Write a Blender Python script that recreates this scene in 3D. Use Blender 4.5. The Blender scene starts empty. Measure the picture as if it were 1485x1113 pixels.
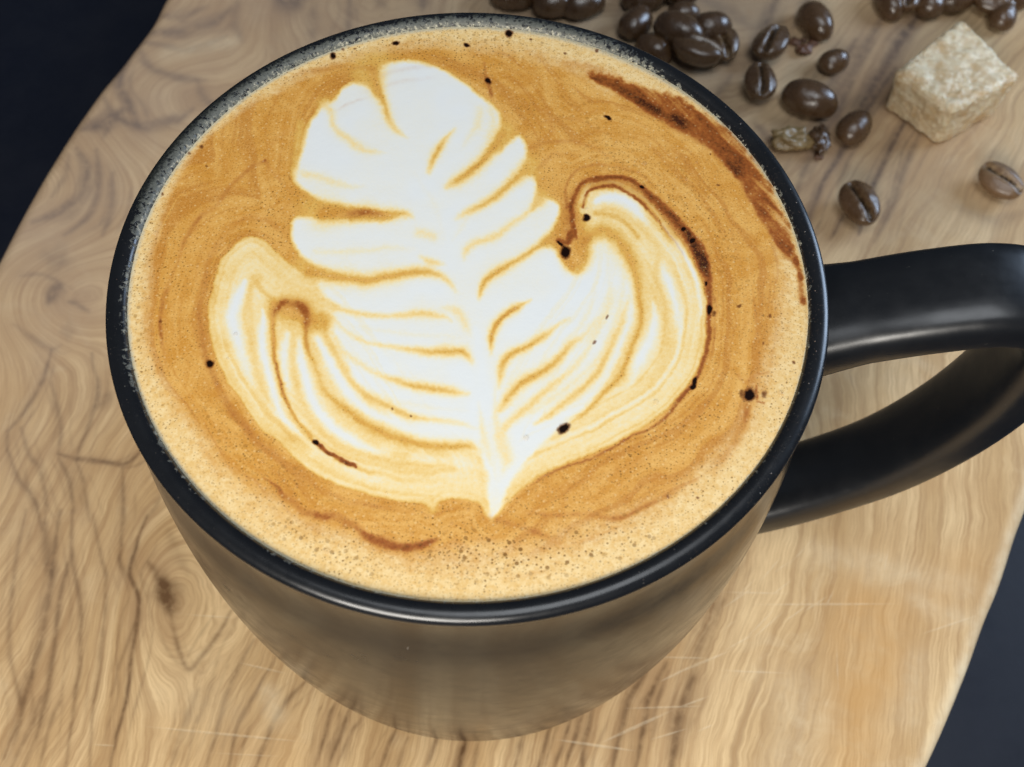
import bpy, bmesh, math, random
import numpy as np
from mathutils import Vector, Matrix
random.seed(7)
rng = np.random.RandomState(11)
MM = 0.001
scene = bpy.context.scene
C = scene.collection

# ------------------------------------------------------------------ camera
# board top is z = 0, mug axis is x = y = 0, everything measured in millimetres
RIM_Z = 83.5
F_PX, CX, CY = 1610.0, 742.5, 556.5
CAM = np.array([5.857, -77.581, 116.068 + RIM_Z])
RT = np.array([0.99880614, 0.04312378, 0.02294863])
UP = np.array([-0.04884977, 0.88172974, 0.46921889])
FW = np.array([0.0, 0.46977974, -0.88278366])

def to_px(P):
    d = P - CAM
    z = d @ FW
    return CX + F_PX * (d @ RT) / z, CY - F_PX * (d @ UP) / z

def on_plane(x, y, z=0.0):
    d = FW * F_PX + RT * (x - CX) - UP * (y - CY)
    t = (z - CAM[2]) / d[2]
    return CAM + d * t

cam_data = bpy.data.cameras.new('camera')
cam = bpy.data.objects.new('camera', cam_data)
C.objects.link(cam)
m = Matrix.Identity(4)
for i in range(3):
    m[i][0] = RT[i]; m[i][1] = UP[i]; m[i][2] = -FW[i]; m[i][3] = CAM[i] * MM
cam.matrix_world = m
cam_data.sensor_width = 36.0
cam_data.lens = F_PX / 1485.0 * 36.0
cam_data.clip_start = 0.005
cam_data.clip_end = 20.0
cam_data.dof.use_dof = True
cam_data.dof.focus_distance = 0.146
cam_data.dof.aperture_fstop = 40.0
scene.camera = cam
scene.render.resolution_x = 1024
scene.render.resolution_y = 767

# ------------------------------------------------------------------ light
scene.view_settings.view_transform = 'Standard'
scene.view_settings.look = 'None'
scene.view_settings.exposure = 0.0
scene.view_settings.gamma = 1.0
world = bpy.data.worlds.new('World')
scene.world = world
world.use_nodes = True
wn = world.node_tree.nodes
wn['Background'].inputs['Color'].default_value = (0.62, 0.78, 1.0, 1)
wn['Background'].inputs['Strength'].default_value = 0.06

def area(name, loc, target, size, power, color, size_y=None):
    l = bpy.data.lights.new(name, 'AREA')
    l.shape = 'RECTANGLE'
    l.size = size * MM
    l.size_y = (size_y or size) * MM
    l.energy = power
    l.color = color
    o = bpy.data.objects.new(name, l)
    C.objects.link(o)
    loc = Vector(loc) * MM
    o.location = loc
    d = Vector(target) * MM - loc
    o.rotation_euler = d.to_track_quat('-Z', 'Y').to_euler()
    return o

area('key_softbox', (-80, -390, 285), (0, 0, 40), 250, 2.75, (1.0, 0.95, 0.87), 170)
area('overhead_softbox', (80, -70, 620), (30, 20, 40), 300, 1.25, (0.92, 0.96, 1.0))
area('window_light', (450, 240, 225), (70, 10, 70), 230, 1.75, (0.58, 0.75, 1.0))

# ------------------------------------------------------------------ helpers
def link(name, me, mat=None, parent=None):
    o = bpy.data.objects.new(name, me)
    C.objects.link(o)
    if mat is not None:
        me.materials.append(mat)
    if parent is not None:
        o.parent = parent
    return o

def empty(name, loc):
    o = bpy.data.objects.new(name, None)
    o.empty_display_size = 0.01
    C.objects.link(o)
    o.location = Vector(loc) * MM
    return o

def tag(o, label=None, cat=None, group=None, kind=None):
    if label: o['label'] = label
    if cat: o['category'] = cat
    if group: o['group'] = group
    if kind: o['kind'] = kind
    return o

def grid_mesh(name, P, nu, nv, wrap_u=False, wrap_v=False, smooth=True):
    """P: (nu*nv,3) in mm, index = i*nv + j"""
    iu = np.arange(nu if wrap_u else nu - 1)
    jv = np.arange(nv if wrap_v else nv - 1)
    I, J = np.meshgrid(iu, jv, indexing='ij')
    I2 = (I + 1) % nu; J2 = (J + 1) % nv
    F = np.stack([I * nv + J, I2 * nv + J, I2 * nv + J2, I * nv + J2], -1).reshape(-1, 4)
    return mesh_from(name, P, F, smooth)

def mesh_from(name, P, F, smooth=True):
    me = bpy.data.meshes.new(name)
    P = np.asarray(P, dtype=np.float32) * MM
    F = np.asarray(F, dtype=np.int32)
    me.vertices.add(len(P)); me.vertices.foreach_set('co', P.ravel())
    k = F.shape[1]
    me.loops.add(F.size); me.loops.foreach_set('vertex_index', F.ravel())
    me.polygons.add(len(F))
    me.polygons.foreach_set('loop_start', np.arange(len(F), dtype=np.int32) * k)
    me.polygons.foreach_set('loop_total', np.full(len(F), k, dtype=np.int32))
    me.polygons.foreach_set('use_smooth', np.full(len(F), smooth))
    me.update(calc_edges=True)
    me.validate()
    return me

def attr(me, name, values):
    a = me.attributes.new(name, 'FLOAT', 'POINT')
    a.data.foreach_set('value', np.asarray(values, dtype=np.float32))

def sstep(a, b, x):
    t = np.clip((x - a) / (b - a), 0, 1)
    return t * t * (3 - 2 * t)

def vnoise(x, y, seed=0):
    """smooth value noise in 0..1"""
    r = np.random.RandomState(seed)
    T = r.rand(256, 256)
    xi = np.floor(x).astype(int); yi = np.floor(y).astype(int)
    fx = x - xi; fy = y - yi
    fx = fx * fx * (3 - 2 * fx); fy = fy * fy * (3 - 2 * fy)
    a = T[xi % 256, yi % 256]; b = T[(xi + 1) % 256, yi % 256]
    c = T[xi % 256, (yi + 1) % 256]; d = T[(xi + 1) % 256, (yi + 1) % 256]
    return (a * (1 - fx) + b * fx) * (1 - fy) + (c * (1 - fx) + d * fx) * fy

def fbm(x, y, seed=0, o=3):
    s = 0; a = 1; t = 0
    for k in range(o):
        s = s + a * vnoise(x * 2 ** k + 7 * k, y * 2 ** k + 3 * k, seed + k); t += a; a *= .5
    return s / t

def catmull(pts, n=6):
    p = np.array(pts, float)
    if len(p) < 3: return np.linspace(p[0], p[-1], 4)
    q = np.vstack([2 * p[0] - p[1], p, 2 * p[-1] - p[-2]])
    out = []
    for i in range(1, len(q) - 2):
        for k in range(n):
            t = k / n
            out.append(0.5 * ((2 * q[i]) + (q[i + 1] - q[i - 1]) * t + (2 * q[i - 1] - 5 * q[i] + 4 * q[i + 1] - q[i + 2]) * t * t
                              + (-q[i - 1] + 3 * q[i] - 3 * q[i + 1] + q[i + 2]) * t ** 3))
    out.append(p[-1])
    return np.array(out)

class Painter:
    """pigment laid on a surface; X, Y are design coordinates of the vertices"""
    def __init__(s, X, Y):
        s.X, s.Y = X, Y
    def near(s, pts, width):
        c = catmull(pts)
        w = max(width) if hasattr(width, '__len__') else width
        sel = np.nonzero((s.X > c[:, 0].min() - 2 * w) & (s.X < c[:, 0].max() + 2 * w) &
                         (s.Y > c[:, 1].min() - 2 * w) & (s.Y < c[:, 1].max() + 2 * w))[0]
        x, y = s.X[sel], s.Y[sel]
        best = np.full(len(sel), 1e9); par = np.zeros(len(sel))
        n = len(c) - 1
        for i in range(n):
            ax, ay = c[i]; ex, ey = c[i + 1] - c[i]
            L = ex * ex + ey * ey + 1e-9
            t = np.clip(((x - ax) * ex + (y - ay) * ey) / L, 0, 1)
            d = np.hypot(x - ax - t * ex, y - ay - t * ey)
            k = d < best
            best[k] = d[k]; par[k] = (i + t[k]) / n
        return sel, best, par
    def stroke(s, field, pts, width, value, strength=1.0, hard=2.2):
        """width / strength: number or list spread along the stroke"""
        sel, d, t = s.near(pts, width)
        f = lambda v: np.interp(t, np.linspace(0, 1, len(v)), v) if hasattr(v, '__len__') else v
        w = f(width); st = f(strength)
        a = np.clip(st * np.exp(-(d / (0.6 * w + .2)) ** hard), 0, 1)
        field[sel] = field[sel] * (1 - a) + f(value) * a
    def blob(s, field, x, y, rx, ry, value, strength=1.0, ang=0, hard=4):
        c, n = math.cos(math.radians(ang)), math.sin(math.radians(ang))
        sel = np.nonzero((abs(s.X - x) < 2.5 * max(rx, ry)) & (abs(s.Y - y) < 2.5 * max(rx, ry)))[0]
        dx, dy = s.X[sel] - x, s.Y[sel] - y
        u, v = (dx * c + dy * n) / rx, (-dx * n + dy * c) / ry
        a = strength * np.exp(-np.hypot(u, v) ** hard)
        field[sel] = field[sel] * (1 - a) + value * a
    def inside(s, poly, closed_smooth=True, mg=30):
        """signed distance, positive inside"""
        p = np.array(poly, float)
        if closed_smooth:
            q = catmull(np.vstack([p[-1], p, p[0], p[1]]), 3)
            p = q[3:-3]
        sel = np.nonzero((s.X > p[:, 0].min() - mg) & (s.X < p[:, 0].max() + mg) & (s.Y > p[:, 1].min() - mg) & (s.Y < p[:, 1].max() + mg))[0]
        x, y = s.X[sel], s.Y[sel]
        ins = np.zeros(len(sel), bool); best = np.full(len(sel), 1e9)
        n = len(p)
        for i in range(n):
            ax, ay = p[i]; bx, by = p[(i + 1) % n]
            ex, ey = bx - ax, by - ay
            t = np.clip(((x - ax) * ex + (y - ay) * ey) / (ex * ex + ey * ey + 1e-9), 0, 1)
            best = np.minimum(best, (x - ax - t * ex) ** 2 + (y - ay - t * ey) ** 2)
            if ay != by:
                cr = ((ay > y) != (by > y)) & (x < (bx - ax) * (y - ay) / (by - ay) + ax)
                ins ^= cr
        return sel, np.sqrt(best) * np.where(ins, 1, -1)
    def fill(s, field, poly, value, soft=4, strength=1.0):
        sel, d = s.inside(poly)
        a = sstep(-soft, soft, d) * strength
        field[sel] = field[sel] * (1 - a) + value * a

# ------------------------------------------------------------------ shader helper
class N:
    def __init__(s, name):
        s.mat = bpy.data.materials.new(name)
        s.mat.use_nodes = True
        s.t = s.mat.node_tree
        s.bsdf = s.t.nodes['Principled BSDF']
    def node(s, typ, **kw):
        n = s.t.nodes.new(typ)
        for k, v in kw.items():
            setattr(n, k, v)
        return n
    def put(s, sock, v):
        if isinstance(v, bpy.types.NodeSocket): s.t.links.new(v, sock)
        elif isinstance(v, (tuple, list)) and len(v) == 3 and sock.type == 'RGBA': sock.default_value = (*v, 1)
        else: sock.default_value = v
    def math(s, op, a, b=0.0, c=0.0, clamp=False):
        n = s.node('ShaderNodeMath', operation=op, use_clamp=clamp)
        s.put(n.inputs[0], a); s.put(n.inputs[1], b); s.put(n.inputs[2], c)
        return n.outputs[0]
    def mix(s, f, a, b, mode='MIX'):
        n = s.node('ShaderNodeMix', data_type='RGBA', blend_type=mode)
        s.put(n.inputs[0], f); s.put(n.inputs[6], a); s.put(n.inputs[7], b)
        return n.outputs[2]
    def map(s, v, a, b, c=0.0, d=1.0):
        n = s.node('ShaderNodeMapRange')
        n.interpolation_type = 'SMOOTHSTEP'
        s.put(n.inputs[0], v); s.put(n.inputs[1], a); s.put(n.inputs[2], b); s.put(n.inputs[3], c); s.put(n.inputs[4], d)
        return n.outputs[0]
    def coord(s, scale=(1000, 1000, 1000), rot=(0, 0, 0), loc=(0, 0, 0)):
        tc = s.node('ShaderNodeTexCoord')
        mp = s.node('ShaderNodeMapping')
        mp.inputs['Scale'].default_value = scale
        mp.inputs['Rotation'].default_value = rot
        mp.inputs['Location'].default_value = loc
        s.t.links.new(tc.outputs['Object'], mp.inputs[0])
        return mp.outputs[0]
    def noise(s, vec, scale, detail=3, rough=.55, dist=0.0, dim='3D', w=None):
        n = s.node('ShaderNodeTexNoise', noise_dimensions=dim)
        if vec is not None: s.put(n.inputs['Vector'], vec)
        if w is not None: s.put(n.inputs['W'], w)
        n.inputs['Scale'].default_value = scale; n.inputs['Detail'].default_value = detail
        n.inputs['Roughness'].default_value = rough; n.inputs['Distortion'].default_value = dist
        return n.outputs[0]
    def vor(s, vec, scale, feature='F1', rand=1.0, dim='3D'):
        n = s.node('ShaderNodeTexVoronoi', feature=feature, voronoi_dimensions=dim)
        s.put(n.inputs['Vector'], vec); n.inputs['Scale'].default_value = scale
        n.inputs['Randomness'].default_value = rand
        return n
    def attr(s, name):
        return s.node('ShaderNodeAttribute', attribute_name=name).outputs['Fac']
    def bump(s, h, strength, dist=0.0002, normal=None):
        n = s.node('ShaderNodeBump')
        n.inputs['Strength'].default_value = strength; n.inputs['Distance'].default_value = dist
        s.put(n.inputs['Height'], h)
        if normal is not None: s.put(n.inputs['Normal'], normal)
        return n.outputs[0]
    def out(s, **kw):
        for k, v in kw.items():
            s.put(s.bsdf.inputs[k.replace('_', ' ')], v)
        return s.mat

# ------------------------------------------------------------------ materials
def ceramic(name, film=False, r0=.20, ior=1.5):
    n = N(name)
    v = n.coord()
    big = n.noise(v, 0.05, 3)
    fine = n.noise(v, 3.0, 3)
    col = n.mix(big, (0.0055, 0.0062, 0.0075), (0.0085, 0.0095, 0.012))
    rough = n.map(n.noise(v, 0.35, 4), .3, .75, r0, r0 + .07)
    h = n.math('ADD', n.math('MULTIPLY', n.noise(v, 0.16, 2), 3.0), n.math('MULTIPLY', fine, 0.10))
    nrm = n.bump(h, 0.06, 0.0004)
    if not film:
        return None or n.out(Base_Color=n.mix(n.math('MULTIPLY', n.map(n.noise(n.coord((1000, 1000, 380), (.2, .5, .3)), 1.1, 2, .5, 1.0), .745, .78), .30), col, (.20, .19, .17)), Roughness=n.math('ADD', rough, n.map(n.noise(v, .06, 4, .65), .45, .75, 0, .10)), Normal=nrm, IOR=ior)
    f = n.attr('film')
    sp = n.attr('speck')
    holes = n.vor(n.coord((1000, 1000, 1000)), 1.15)
    hn = n.noise(v, 1.5, 4, .65)
    fm = n.math('MULTIPLY', n.map(f, .02, .12), n.map(n.math('ADD', n.math('MULTIPLY', f, .62), n.math('MULTIPLY', n.math('SUBTRACT', hn, .5), 3.0)), .24, .40))
    hole = n.map(holes.outputs['Distance'], .12, .34)
    fm = n.math('MULTIPLY', fm, n.math('ADD', n.math('MULTIPLY', hole, .75), .25))
    fr = n.attr('shore')
    gr = n.math('ADD', fr, n.math('MULTIPLY', n.math('SUBTRACT', n.noise(v, 2.0, 5, .75), .5), 2.2))
    fcol = n.mix(n.map(gr, .1, .75), (.009, .011, .009), (.085, .09, .078))
    fcol = n.mix(n.map(gr, .85, 1.5), fcol, (.55, .52, .40))
    speck = n.vor(v, 1.5)
    rnd = n.node('ShaderNodeSeparateColor'); n.put(rnd.inputs[0], speck.outputs['Color'])
    sm = n.math('MULTIPLY', n.map(speck.outputs['Distance'], .05, .15, 1, 0), n.map(rnd.outputs[0], .62, .7))
    sm = n.math('MULTIPLY', sm, sp)
    dust = n.math('MULTIPLY', n.math('MULTIPLY', n.map(n.noise(v, 3.2, 3, .7), .60, .74), sp), .5)
    scol = n.mix(rnd.outputs[1], (.35, .20, .12), (.55, .52, .45))
    col = n.mix(fm, col, fcol)
    col = n.mix(n.math('MAXIMUM', n.math('MULTIPLY', sm, .8), n.math('MULTIPLY', dust, .4)), col, scol)
    r2 = n.math('ADD', n.math('MULTIPLY', rough, n.math('SUBTRACT', 1.0, fm)), n.math('MULTIPLY', fm, .55))
    nrm2 = n.bump(n.math('ADD', fm, sm), 0.5, 0.00015, nrm)
    return n.out(Base_Color=col, Roughness=r2, Normal=nrm2, IOR=1.55)

MAT_BODY = ceramic('black_satin_glaze_body', False, .14, 1.33)
MAT_HANDLE = ceramic('black_satin_glaze', False, .29, 1.55)
MAT_RIM = ceramic('black_satin_glaze_with_milk_film', True, .25)

def coffee_mat():
    n = N('latte_foam')
    v = n.coord()
    milk = n.attr('milk'); dark = n.attr('dark'); foam = n.attr('foam'); spot = n.attr('spot'); deep = n.attr('deep')
    rag = n.math('SUBTRACT', n.noise(v, 2.2, 4, .7), .5)
    band = n.math('MULTIPLY', n.math('MULTIPLY', milk, n.math('SUBTRACT', 1.0, milk)), 4.0)
    mk = n.math('ADD', milk, n.math('MULTIPLY', n.math('MULTIPLY', rag, band), .55))
    # crema
    mot = n.noise(v, 0.22, 5, .6, 1.2)
    mot2 = n.noise(v, 1.6, 4, .7)
    flow = n.attr('flow')
    grain_ = n.noise(v, 4.2, 3, .7)
    crema = n.mix(n.map(mot, .35, .68), (.585, .27, .042), (.69, .375, .090))
    crema = n.mix(n.map(flow, .45, .08, 0, .60), crema, (.47, .185, .028))
    crema = n.mix(n.map(flow, .55, .95, 0, .45), crema, (.77, .46, .135))
    crema = n.mix(n.map(mot2, .52, .80, 0, .55), crema, (.82, .50, .17))
    crema = n.mix(n.map(mot2, .44, .24, 0, .5), crema, (.50, .20, .035))
    crema = n.mix(n.map(grain_, .52, .72, 0, .45), crema, (.84, .56, .22))
    crema = n.mix(n.map(grain_, .46, .28, 0, .50), crema, (.40, .16, .025))
    # milk ramp
    r = n.node('ShaderNodeValToRGB')
    e = r.color_ramp.elements
    e[0].position = 0; e[0].color = (0, 0, 0, 1)
    e[1].position = 1; e[1].color = (.715, .74, .74, 1)
    cr = r.color_ramp
    for pos, c in ((.20, (.69, .41, .09, 1)), (.42, (.79, .565, .22, 1)), (.60, (.82, .655, .34, 1)), (.80, (.77, .715, .53, 1)), (.93, (.735, .735, .68, 1))):
        x = cr.elements.new(pos); x.color = c
    cr.elements[0].color = (.62, .33, .06, 1)
    n.put(r.inputs[0], mk)
    col = n.mix(n.map(mk, .04, .26), crema, r.outputs[0])
    # paler foam next to the wall, greying at the very edge
    fo = n.math('ADD', foam, n.math('MULTIPLY', n.math('SUBTRACT', n.noise(v, .8, 5, .7), .5), n.math('MULTIPLY', foam, .9)))
    foamc = n.mix(n.map(mot2, .3, .7), (.73, .48, .175), (.84, .65, .34))
    col = n.mix(n.map(fo, .08, .85, 0, .95), col, foamc)
    edge = n.attr('edge')
    col = n.mix(n.math('MULTIPLY', edge, n.map(n.noise(v, 1.8, 4, .7), .25, .6, .45, 1)), col, (.58, .54, .40))
    # deep reddish crema and dark lines
    dd = n.math('ADD', dark, n.math('MULTIPLY', n.math('MULTIPLY', rag, dark), 1.3), clamp=True)
    rd = n.node('ShaderNodeValToRGB')
    rd.color_ramp.elements[0].color = (.60, .27, .06, 1); rd.color_ramp.elements[1].color = (.045, .010, .002, 1)
    rd.color_ramp.elements[1].position = .95
    x = rd.color_ramp.elements.new(.5); x.color = (.30, .085, .015, 1)
    n.put(rd.inputs[0], dd)
    col = n.mix(n.map(dd, .0, .45), col, rd.outputs[0])
    # micro foam: tiny open bubbles
    inv = n.map(mk, .35, .1)
    def pits(scale, r0, r1, thr, amount, mask):
        vo = n.vor(v, scale, dim='2D')
        sc = n.node('ShaderNodeSeparateColor'); n.put(sc.inputs[0], vo.outputs['Color'])
        a = n.map(vo.outputs['Distance'], r0, r1, 1, 0)
        b = n.map(sc.outputs[0], thr, thr + .12)
        return n.math('MULTIPLY', n.math('MULTIPLY', a, b), n.math('MULTIPLY', mask, amount)), sc.outputs[1]
    clump = n.map(n.noise(v, .10, 3), .42, .66, .25, 1)
    p1, _ = pits(1.7, .10, .22, .58, .70, n.math('MULTIPLY', inv, clump))
    p2, _ = pits(.95, .07, .15, .60, .85, n.math('MULTIPLY', inv, clump))
    p3, _ = pits(2.6, .12, .28, .62, .40, inv)
    pz, _ = pits(.62, .10, .19, .45, .95, n.attr('bubbly'))
    pz2, _ = pits(1.25, .11, .21, .40, .85, n.attr('bubbly'))
    pit = n.math('MAXIMUM', n.math('MAXIMUM', n.math('MAXIMUM', p1, p2), p3), n.math('MAXIMUM', pz, pz2))
    col = n.mix(pit, col, (.22, .10, .015))
    l1, _ = pits(1.1, .05, .16, .74, .6, inv)
    vv = n.coord((1000, 1000, 1000), (0, 0, .6), (3.3, 1.7, 0))
    vo = n.vor(vv, 1.0, dim='2D')
    sc = n.node('ShaderNodeSeparateColor'); n.put(sc.inputs[0], vo.outputs['Color'])
    lt = n.math('MULTIPLY', n.math('MULTIPLY', n.map(vo.outputs['Distance'], .06, .2, 1, 0), n.map(sc.outputs[0], .60, .75)), n.math('MULTIPLY', n.math('MULTIPLY', inv, n.math('SUBTRACT', 1.0, dd, clamp=True)), .5))
    col = n.mix(lt, col, (.80, .55, .24))
    # black oil drops / open bubbles
    so = n.math('ADD', spot, n.math('MULTIPLY', rag, .6))
    col = n.mix(n.map(so, .12, .62, 0, .85), col, (.16, .045, .010))
    col = n.mix(n.map(so, .52, .85), col, (.008, .003, .002))
    h = n.math('SUBTRACT', n.math('MULTIPLY', n.noise(v, 2.8, 4, .7), .35), n.math('MULTIPLY', pit, .8))
    h = n.math('SUBTRACT', h, n.math('MULTIPLY', dd, .5))
    h = n.math('ADD', h, n.math('MULTIPLY', n.noise(v, .25, 3), .6))
    nrm = n.bump(h, .35, .00012)
    return n.out(Base_Color=col, Roughness=n.map(mk, 0, 1, .42, .55), Normal=nrm, Specular_IOR_Level=n.map(so, .3, .8, .28, .05))
MAT_COFFEE = coffee_mat()

SCORES = [(201,1053,449,1077,.26,1), (345,961,419,978,.25,.8), (261,891,352,897,.22,.6), (134,1080,168,1082,.2,.7), (800,1072,926,1090,.30,1), (866,1080,980,1028,.34,1), (955,990,1000,968,.25,.9),
          (940,1074,1000,1056,.2,.8), (1042,859,1150,861,.2,.6), (1085,877,1312,876,.24,.9), (1196,883,1211,853,.2,.8), (897,1028,1030,1024,.2,.7), (965,983,1064,942,.28,1), (948,953,1034,955,.2,.6),
          (1038,972,1149,977,.22,.7), (1333,921,1423,891,.22,.8), (1213,930,1216,1010,.2,.5), (980,1028,1034,1008,.22,.8), (1280,840,1290,790,.18,.5), (1010,1062,1036,1050,.2,.8), (300,1092,420,1098,.2,.4)]
for _k in range(13):
    _x = rng.uniform(1035, 1170); _y = 960 - (_x - 1035) * .7 + rng.uniform(-70, 20); _l = rng.uniform(30, 80); _a = math.radians(rng.uniform(28, 50))
    SCORES.append((_x, _y, _x + _l * math.cos(_a), _y - _l * math.sin(_a), .2, rng.uniform(.35, .8)))
def wood_mat():
    n = N('olive_wood')
    v = n.coord()
    g = n.attr('grain')           # smooth scalar whose contours are the growth rings
    vein = n.attr('vein'); orange = n.attr('orange'); pale = n.attr('pale'); calm = n.attr('calm'); cool = n.attr('cool')
    wob = n.math('MULTIPLY', n.math('SUBTRACT', n.noise(v, .035, 4, .6), .5), 7.0)
    gw = n.math('ADD', g, wob)
    broad = n.noise(None, .085, 2, .5, dim='1D', w=gw)
    mid = n.noise(None, .42, 2, .55, dim='1D', w=gw)
    thin = n.noise(None, .55, 1, .5, dim='1D', w=n.math('ADD', gw, 40.0))
    col = n.mix(n.map(broad, .3, .7), (.55, .36, .17), (.80, .585, .32))
    col = n.mix(n.map(mid, .48, .72, 0, .55), col, (.38, .225, .10))
    patch = n.noise(v, .018, 4, .6)
    col = n.mix(n.map(patch, .48, .68, 0, .55), col, (.52, .315, .14))
    st = n.noise(v, .06, 5, .65, 1.0)
    col = n.mix(n.map(st, .5, .3, 0, .35), col, (.74, .58, .36))
    line = n.map(n.math('ABSOLUTE', n.math('SUBTRACT', thin, .5)), .0, .035, 1, 0)
    lm = n.map(n.noise(v, .028, 3), .40, .62)
    busy = n.math('SUBTRACT', 1.0, calm)
    col = n.mix(n.math('MULTIPLY', n.math('MULTIPLY', line, lm), n.math('MULTIPLY', busy, .22)), col, (.26, .16, .09))
    # fibres: fine streaks across the contour direction
    sx = n.node('ShaderNodeSeparateXYZ'); n.put(sx.inputs[0], v)
    cb = n.node('ShaderNodeCombineXYZ')
    n.put(cb.inputs[0], n.math('MULTIPLY', gw, 2.4)); n.put(cb.inputs[1], n.math('MULTIPLY', sx.outputs[1], .10)); n.put(cb.inputs[2], 0.0)
    fib = n.noise(cb.outputs[0], 1.0, 4, .65)
    col = n.mix(n.map(fib, .35, .75, 0, .60), col, (.34, .20, .09))
    col = n.mix(n.map(fib, .45, .2, 0, .25), col, (.80, .64, .42))
    col = n.mix(n.math('MULTIPLY', orange, n.map(n.noise(v, .12, 4, .6), .25, .7, .25, .9)), col, (.56, .30, .095))
    rag = n.noise(v, .35, 4, .65)
    col = n.mix(n.math('MULTIPLY', n.attr('brown'), n.map(n.noise(v, .1, 4, .6), .25, .65, .35, .85)), col, (.36, .215, .105))
    vn = n.math('MULTIPLY', vein, n.map(rag, .25, .6, .55, 1.2), clamp=True)
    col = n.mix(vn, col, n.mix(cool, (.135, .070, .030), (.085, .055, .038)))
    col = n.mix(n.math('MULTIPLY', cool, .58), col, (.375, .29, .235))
    col = n.mix(n.math('MULTIPLY', pale, n.map(rag, .3, .7, .5, 1)), col, (.80, .68, .47))
    pore = n.node('ShaderNodeCombineXYZ')
    n.put(pore.inputs[0], n.math('MULTIPLY', gw, 5.0)); n.put(pore.inputs[1], n.math('MULTIPLY', sx.outputs[1], .7)); n.put(pore.inputs[2], 3.0)
    pn = n.noise(pore.outputs[0], 1.0, 3, .7)
    col = n.mix(n.map(pn, .60, .75, 0, .40), col, (.30, .18, .085))
    # knife marks: long thin scores in the surface
    mk = None
    for (x0, y0, x1, y1, w_, a_) in SCORES:
        p0 = on_plane(x0, y0); p1 = on_plane(x1, y1)
        mp = n.node('ShaderNodeMapping', vector_type='TEXTURE')
        mp.inputs['Location'].default_value = ((p0[0] + p1[0]) / 2, (p0[1] + p1[1]) / 2, 0)
        mp.inputs['Rotation'].default_value = (0, 0, math.atan2(p1[1] - p0[1], p1[0] - p0[0]))
        mp.inputs['Scale'].default_value = (math.hypot(p1[0] - p0[0], p1[1] - p0[1]) / 2, w_, 30)
        n.t.links.new(v, mp.inputs[0])
        gr = n.node('ShaderNodeTexGradient', gradient_type='SPHERICAL')
        n.t.links.new(mp.outputs[0], gr.inputs[0])
        q = n.math('MULTIPLY', gr.outputs['Fac'], 2.2 * a_)
        mk = q if mk is None else n.math('MAXIMUM', mk, q)
    s = n.math('MULTIPLY', n.math('MINIMUM', mk, .9), n.map(n.noise(v, .8, 3, .7), .3, .6, .35, 1))
    col = n.mix(n.math('MULTIPLY', s, .30), col, (.80, .68, .48))
    h = n.math('ADD', n.math('MULTIPLY', fib, .5), n.math('MULTIPLY', n.noise(v, 1.4, 4, .7), .3))
    h = n.math('SUBTRACT', h, n.math('MULTIPLY', s, .5))
    nrm = n.bump(h, .25, .00015)
    return n.out(Base_Color=col, Roughness=n.map(fib, .2, .8, .50, .65), Normal=nrm, Specular_IOR_Level=.16)
MAT_WOOD = wood_mat()

def table_mat():
    n = N('dark_slate_tabletop')
    v = n.coord()
    f = n.noise(v, .5, 5, .7)
    col = n.mix(f, (.0035, .005, .011), (.007, .009, .017))
    return n.out(Base_Color=col, Roughness=n.map(n.noise(v, .08, 4), .3, .7, .42, .55), Normal=n.bump(f, .2, .0002), Specular_IOR_Level=.35)
MAT_TABLE = table_mat()

def bean_mat(name, a, b, rough=.24):
    n = N(name)
    v = n.coord()
    oi = n.node('ShaderNodeObjectInfo')
    f = n.noise(v, .35, 5, .7, .6)
    col = n.mix(f, a, b)
    cut = n.attr('cut')
    col = n.mix(n.map(cut, .35, .9), col, (.012, .008, .006))
    chaff = n.math('MULTIPLY', n.attr('chaff'), n.map(n.noise(v, 1.0, 3), .4, .6))
    col = n.mix(chaff, col, (.33, .22, .11))
    col = n.mix(n.math('MULTIPLY', oi.outputs['Random'], .45), col, (.12, .066, .030))
    h = n.math('ADD', n.math('MULTIPLY', n.noise(v, .9, 3), .7), n.math('MULTIPLY', n.noise(v, 3.5, 3), .3))
    return n.out(Base_Color=col, Roughness=n.map(f, .3, .7, rough - .06, rough + .10), Normal=n.bump(h, .35, .0003), Specular_IOR_Level=.8)
MAT_BEAN = bean_mat('roasted_bean', (.036, .018, .008), (.125, .066, .030))
MAT_BEAN_L = bean_mat('light_roasted_bean', (.11, .060, .028), (.24, .14, .07), .38)
MAT_CHIP = bean_mat('broken_bean_inside', (.10, .060, .018), (.60, .43, .18), .36)
MAT_CRUMB = bean_mat('bean_crumb', (.075, .028, .012), (.20, .085, .035), .55)

def sugar_mat():
    n = N('raw_cane_sugar')
    v = n.coord()
    q = n.vor(v, 1.25)
    s2 = n.node('ShaderNodeSeparateColor'); n.put(s2.inputs[0], q.outputs['Color'])
    col = n.mix(s2.outputs[0], (.68, .53, .32), (.86, .75, .54))
    col = n.mix(n.map(n.noise(v, .16, 4), .45, .68, 0, .75), col, (.55, .35, .15))
    h = n.math('ADD', n.math('MULTIPLY', s2.outputs[1], .6), n.noise(v, 1.3, 4, .7))
    return n.out(Base_Color=col, Roughness=.38, Normal=n.bump(h, .4, .0004), Subsurface_Weight=.25,
                 Subsurface_Radius=(.004, .003, .0018), Subsurface_Scale=.5, Specular_IOR_Level=.5)
MAT_SUGAR = sugar_mat()

# ------------------------------------------------------------------ tabletop
me = mesh_from('tabletop', [(-700, -500, -18), (900, -500, -18), (900, 1100, -18), (-700, 1100, -18)], [(0, 1, 2, 3)], False)
tag(link('tabletop', me, MAT_TABLE), kind='structure')

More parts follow.
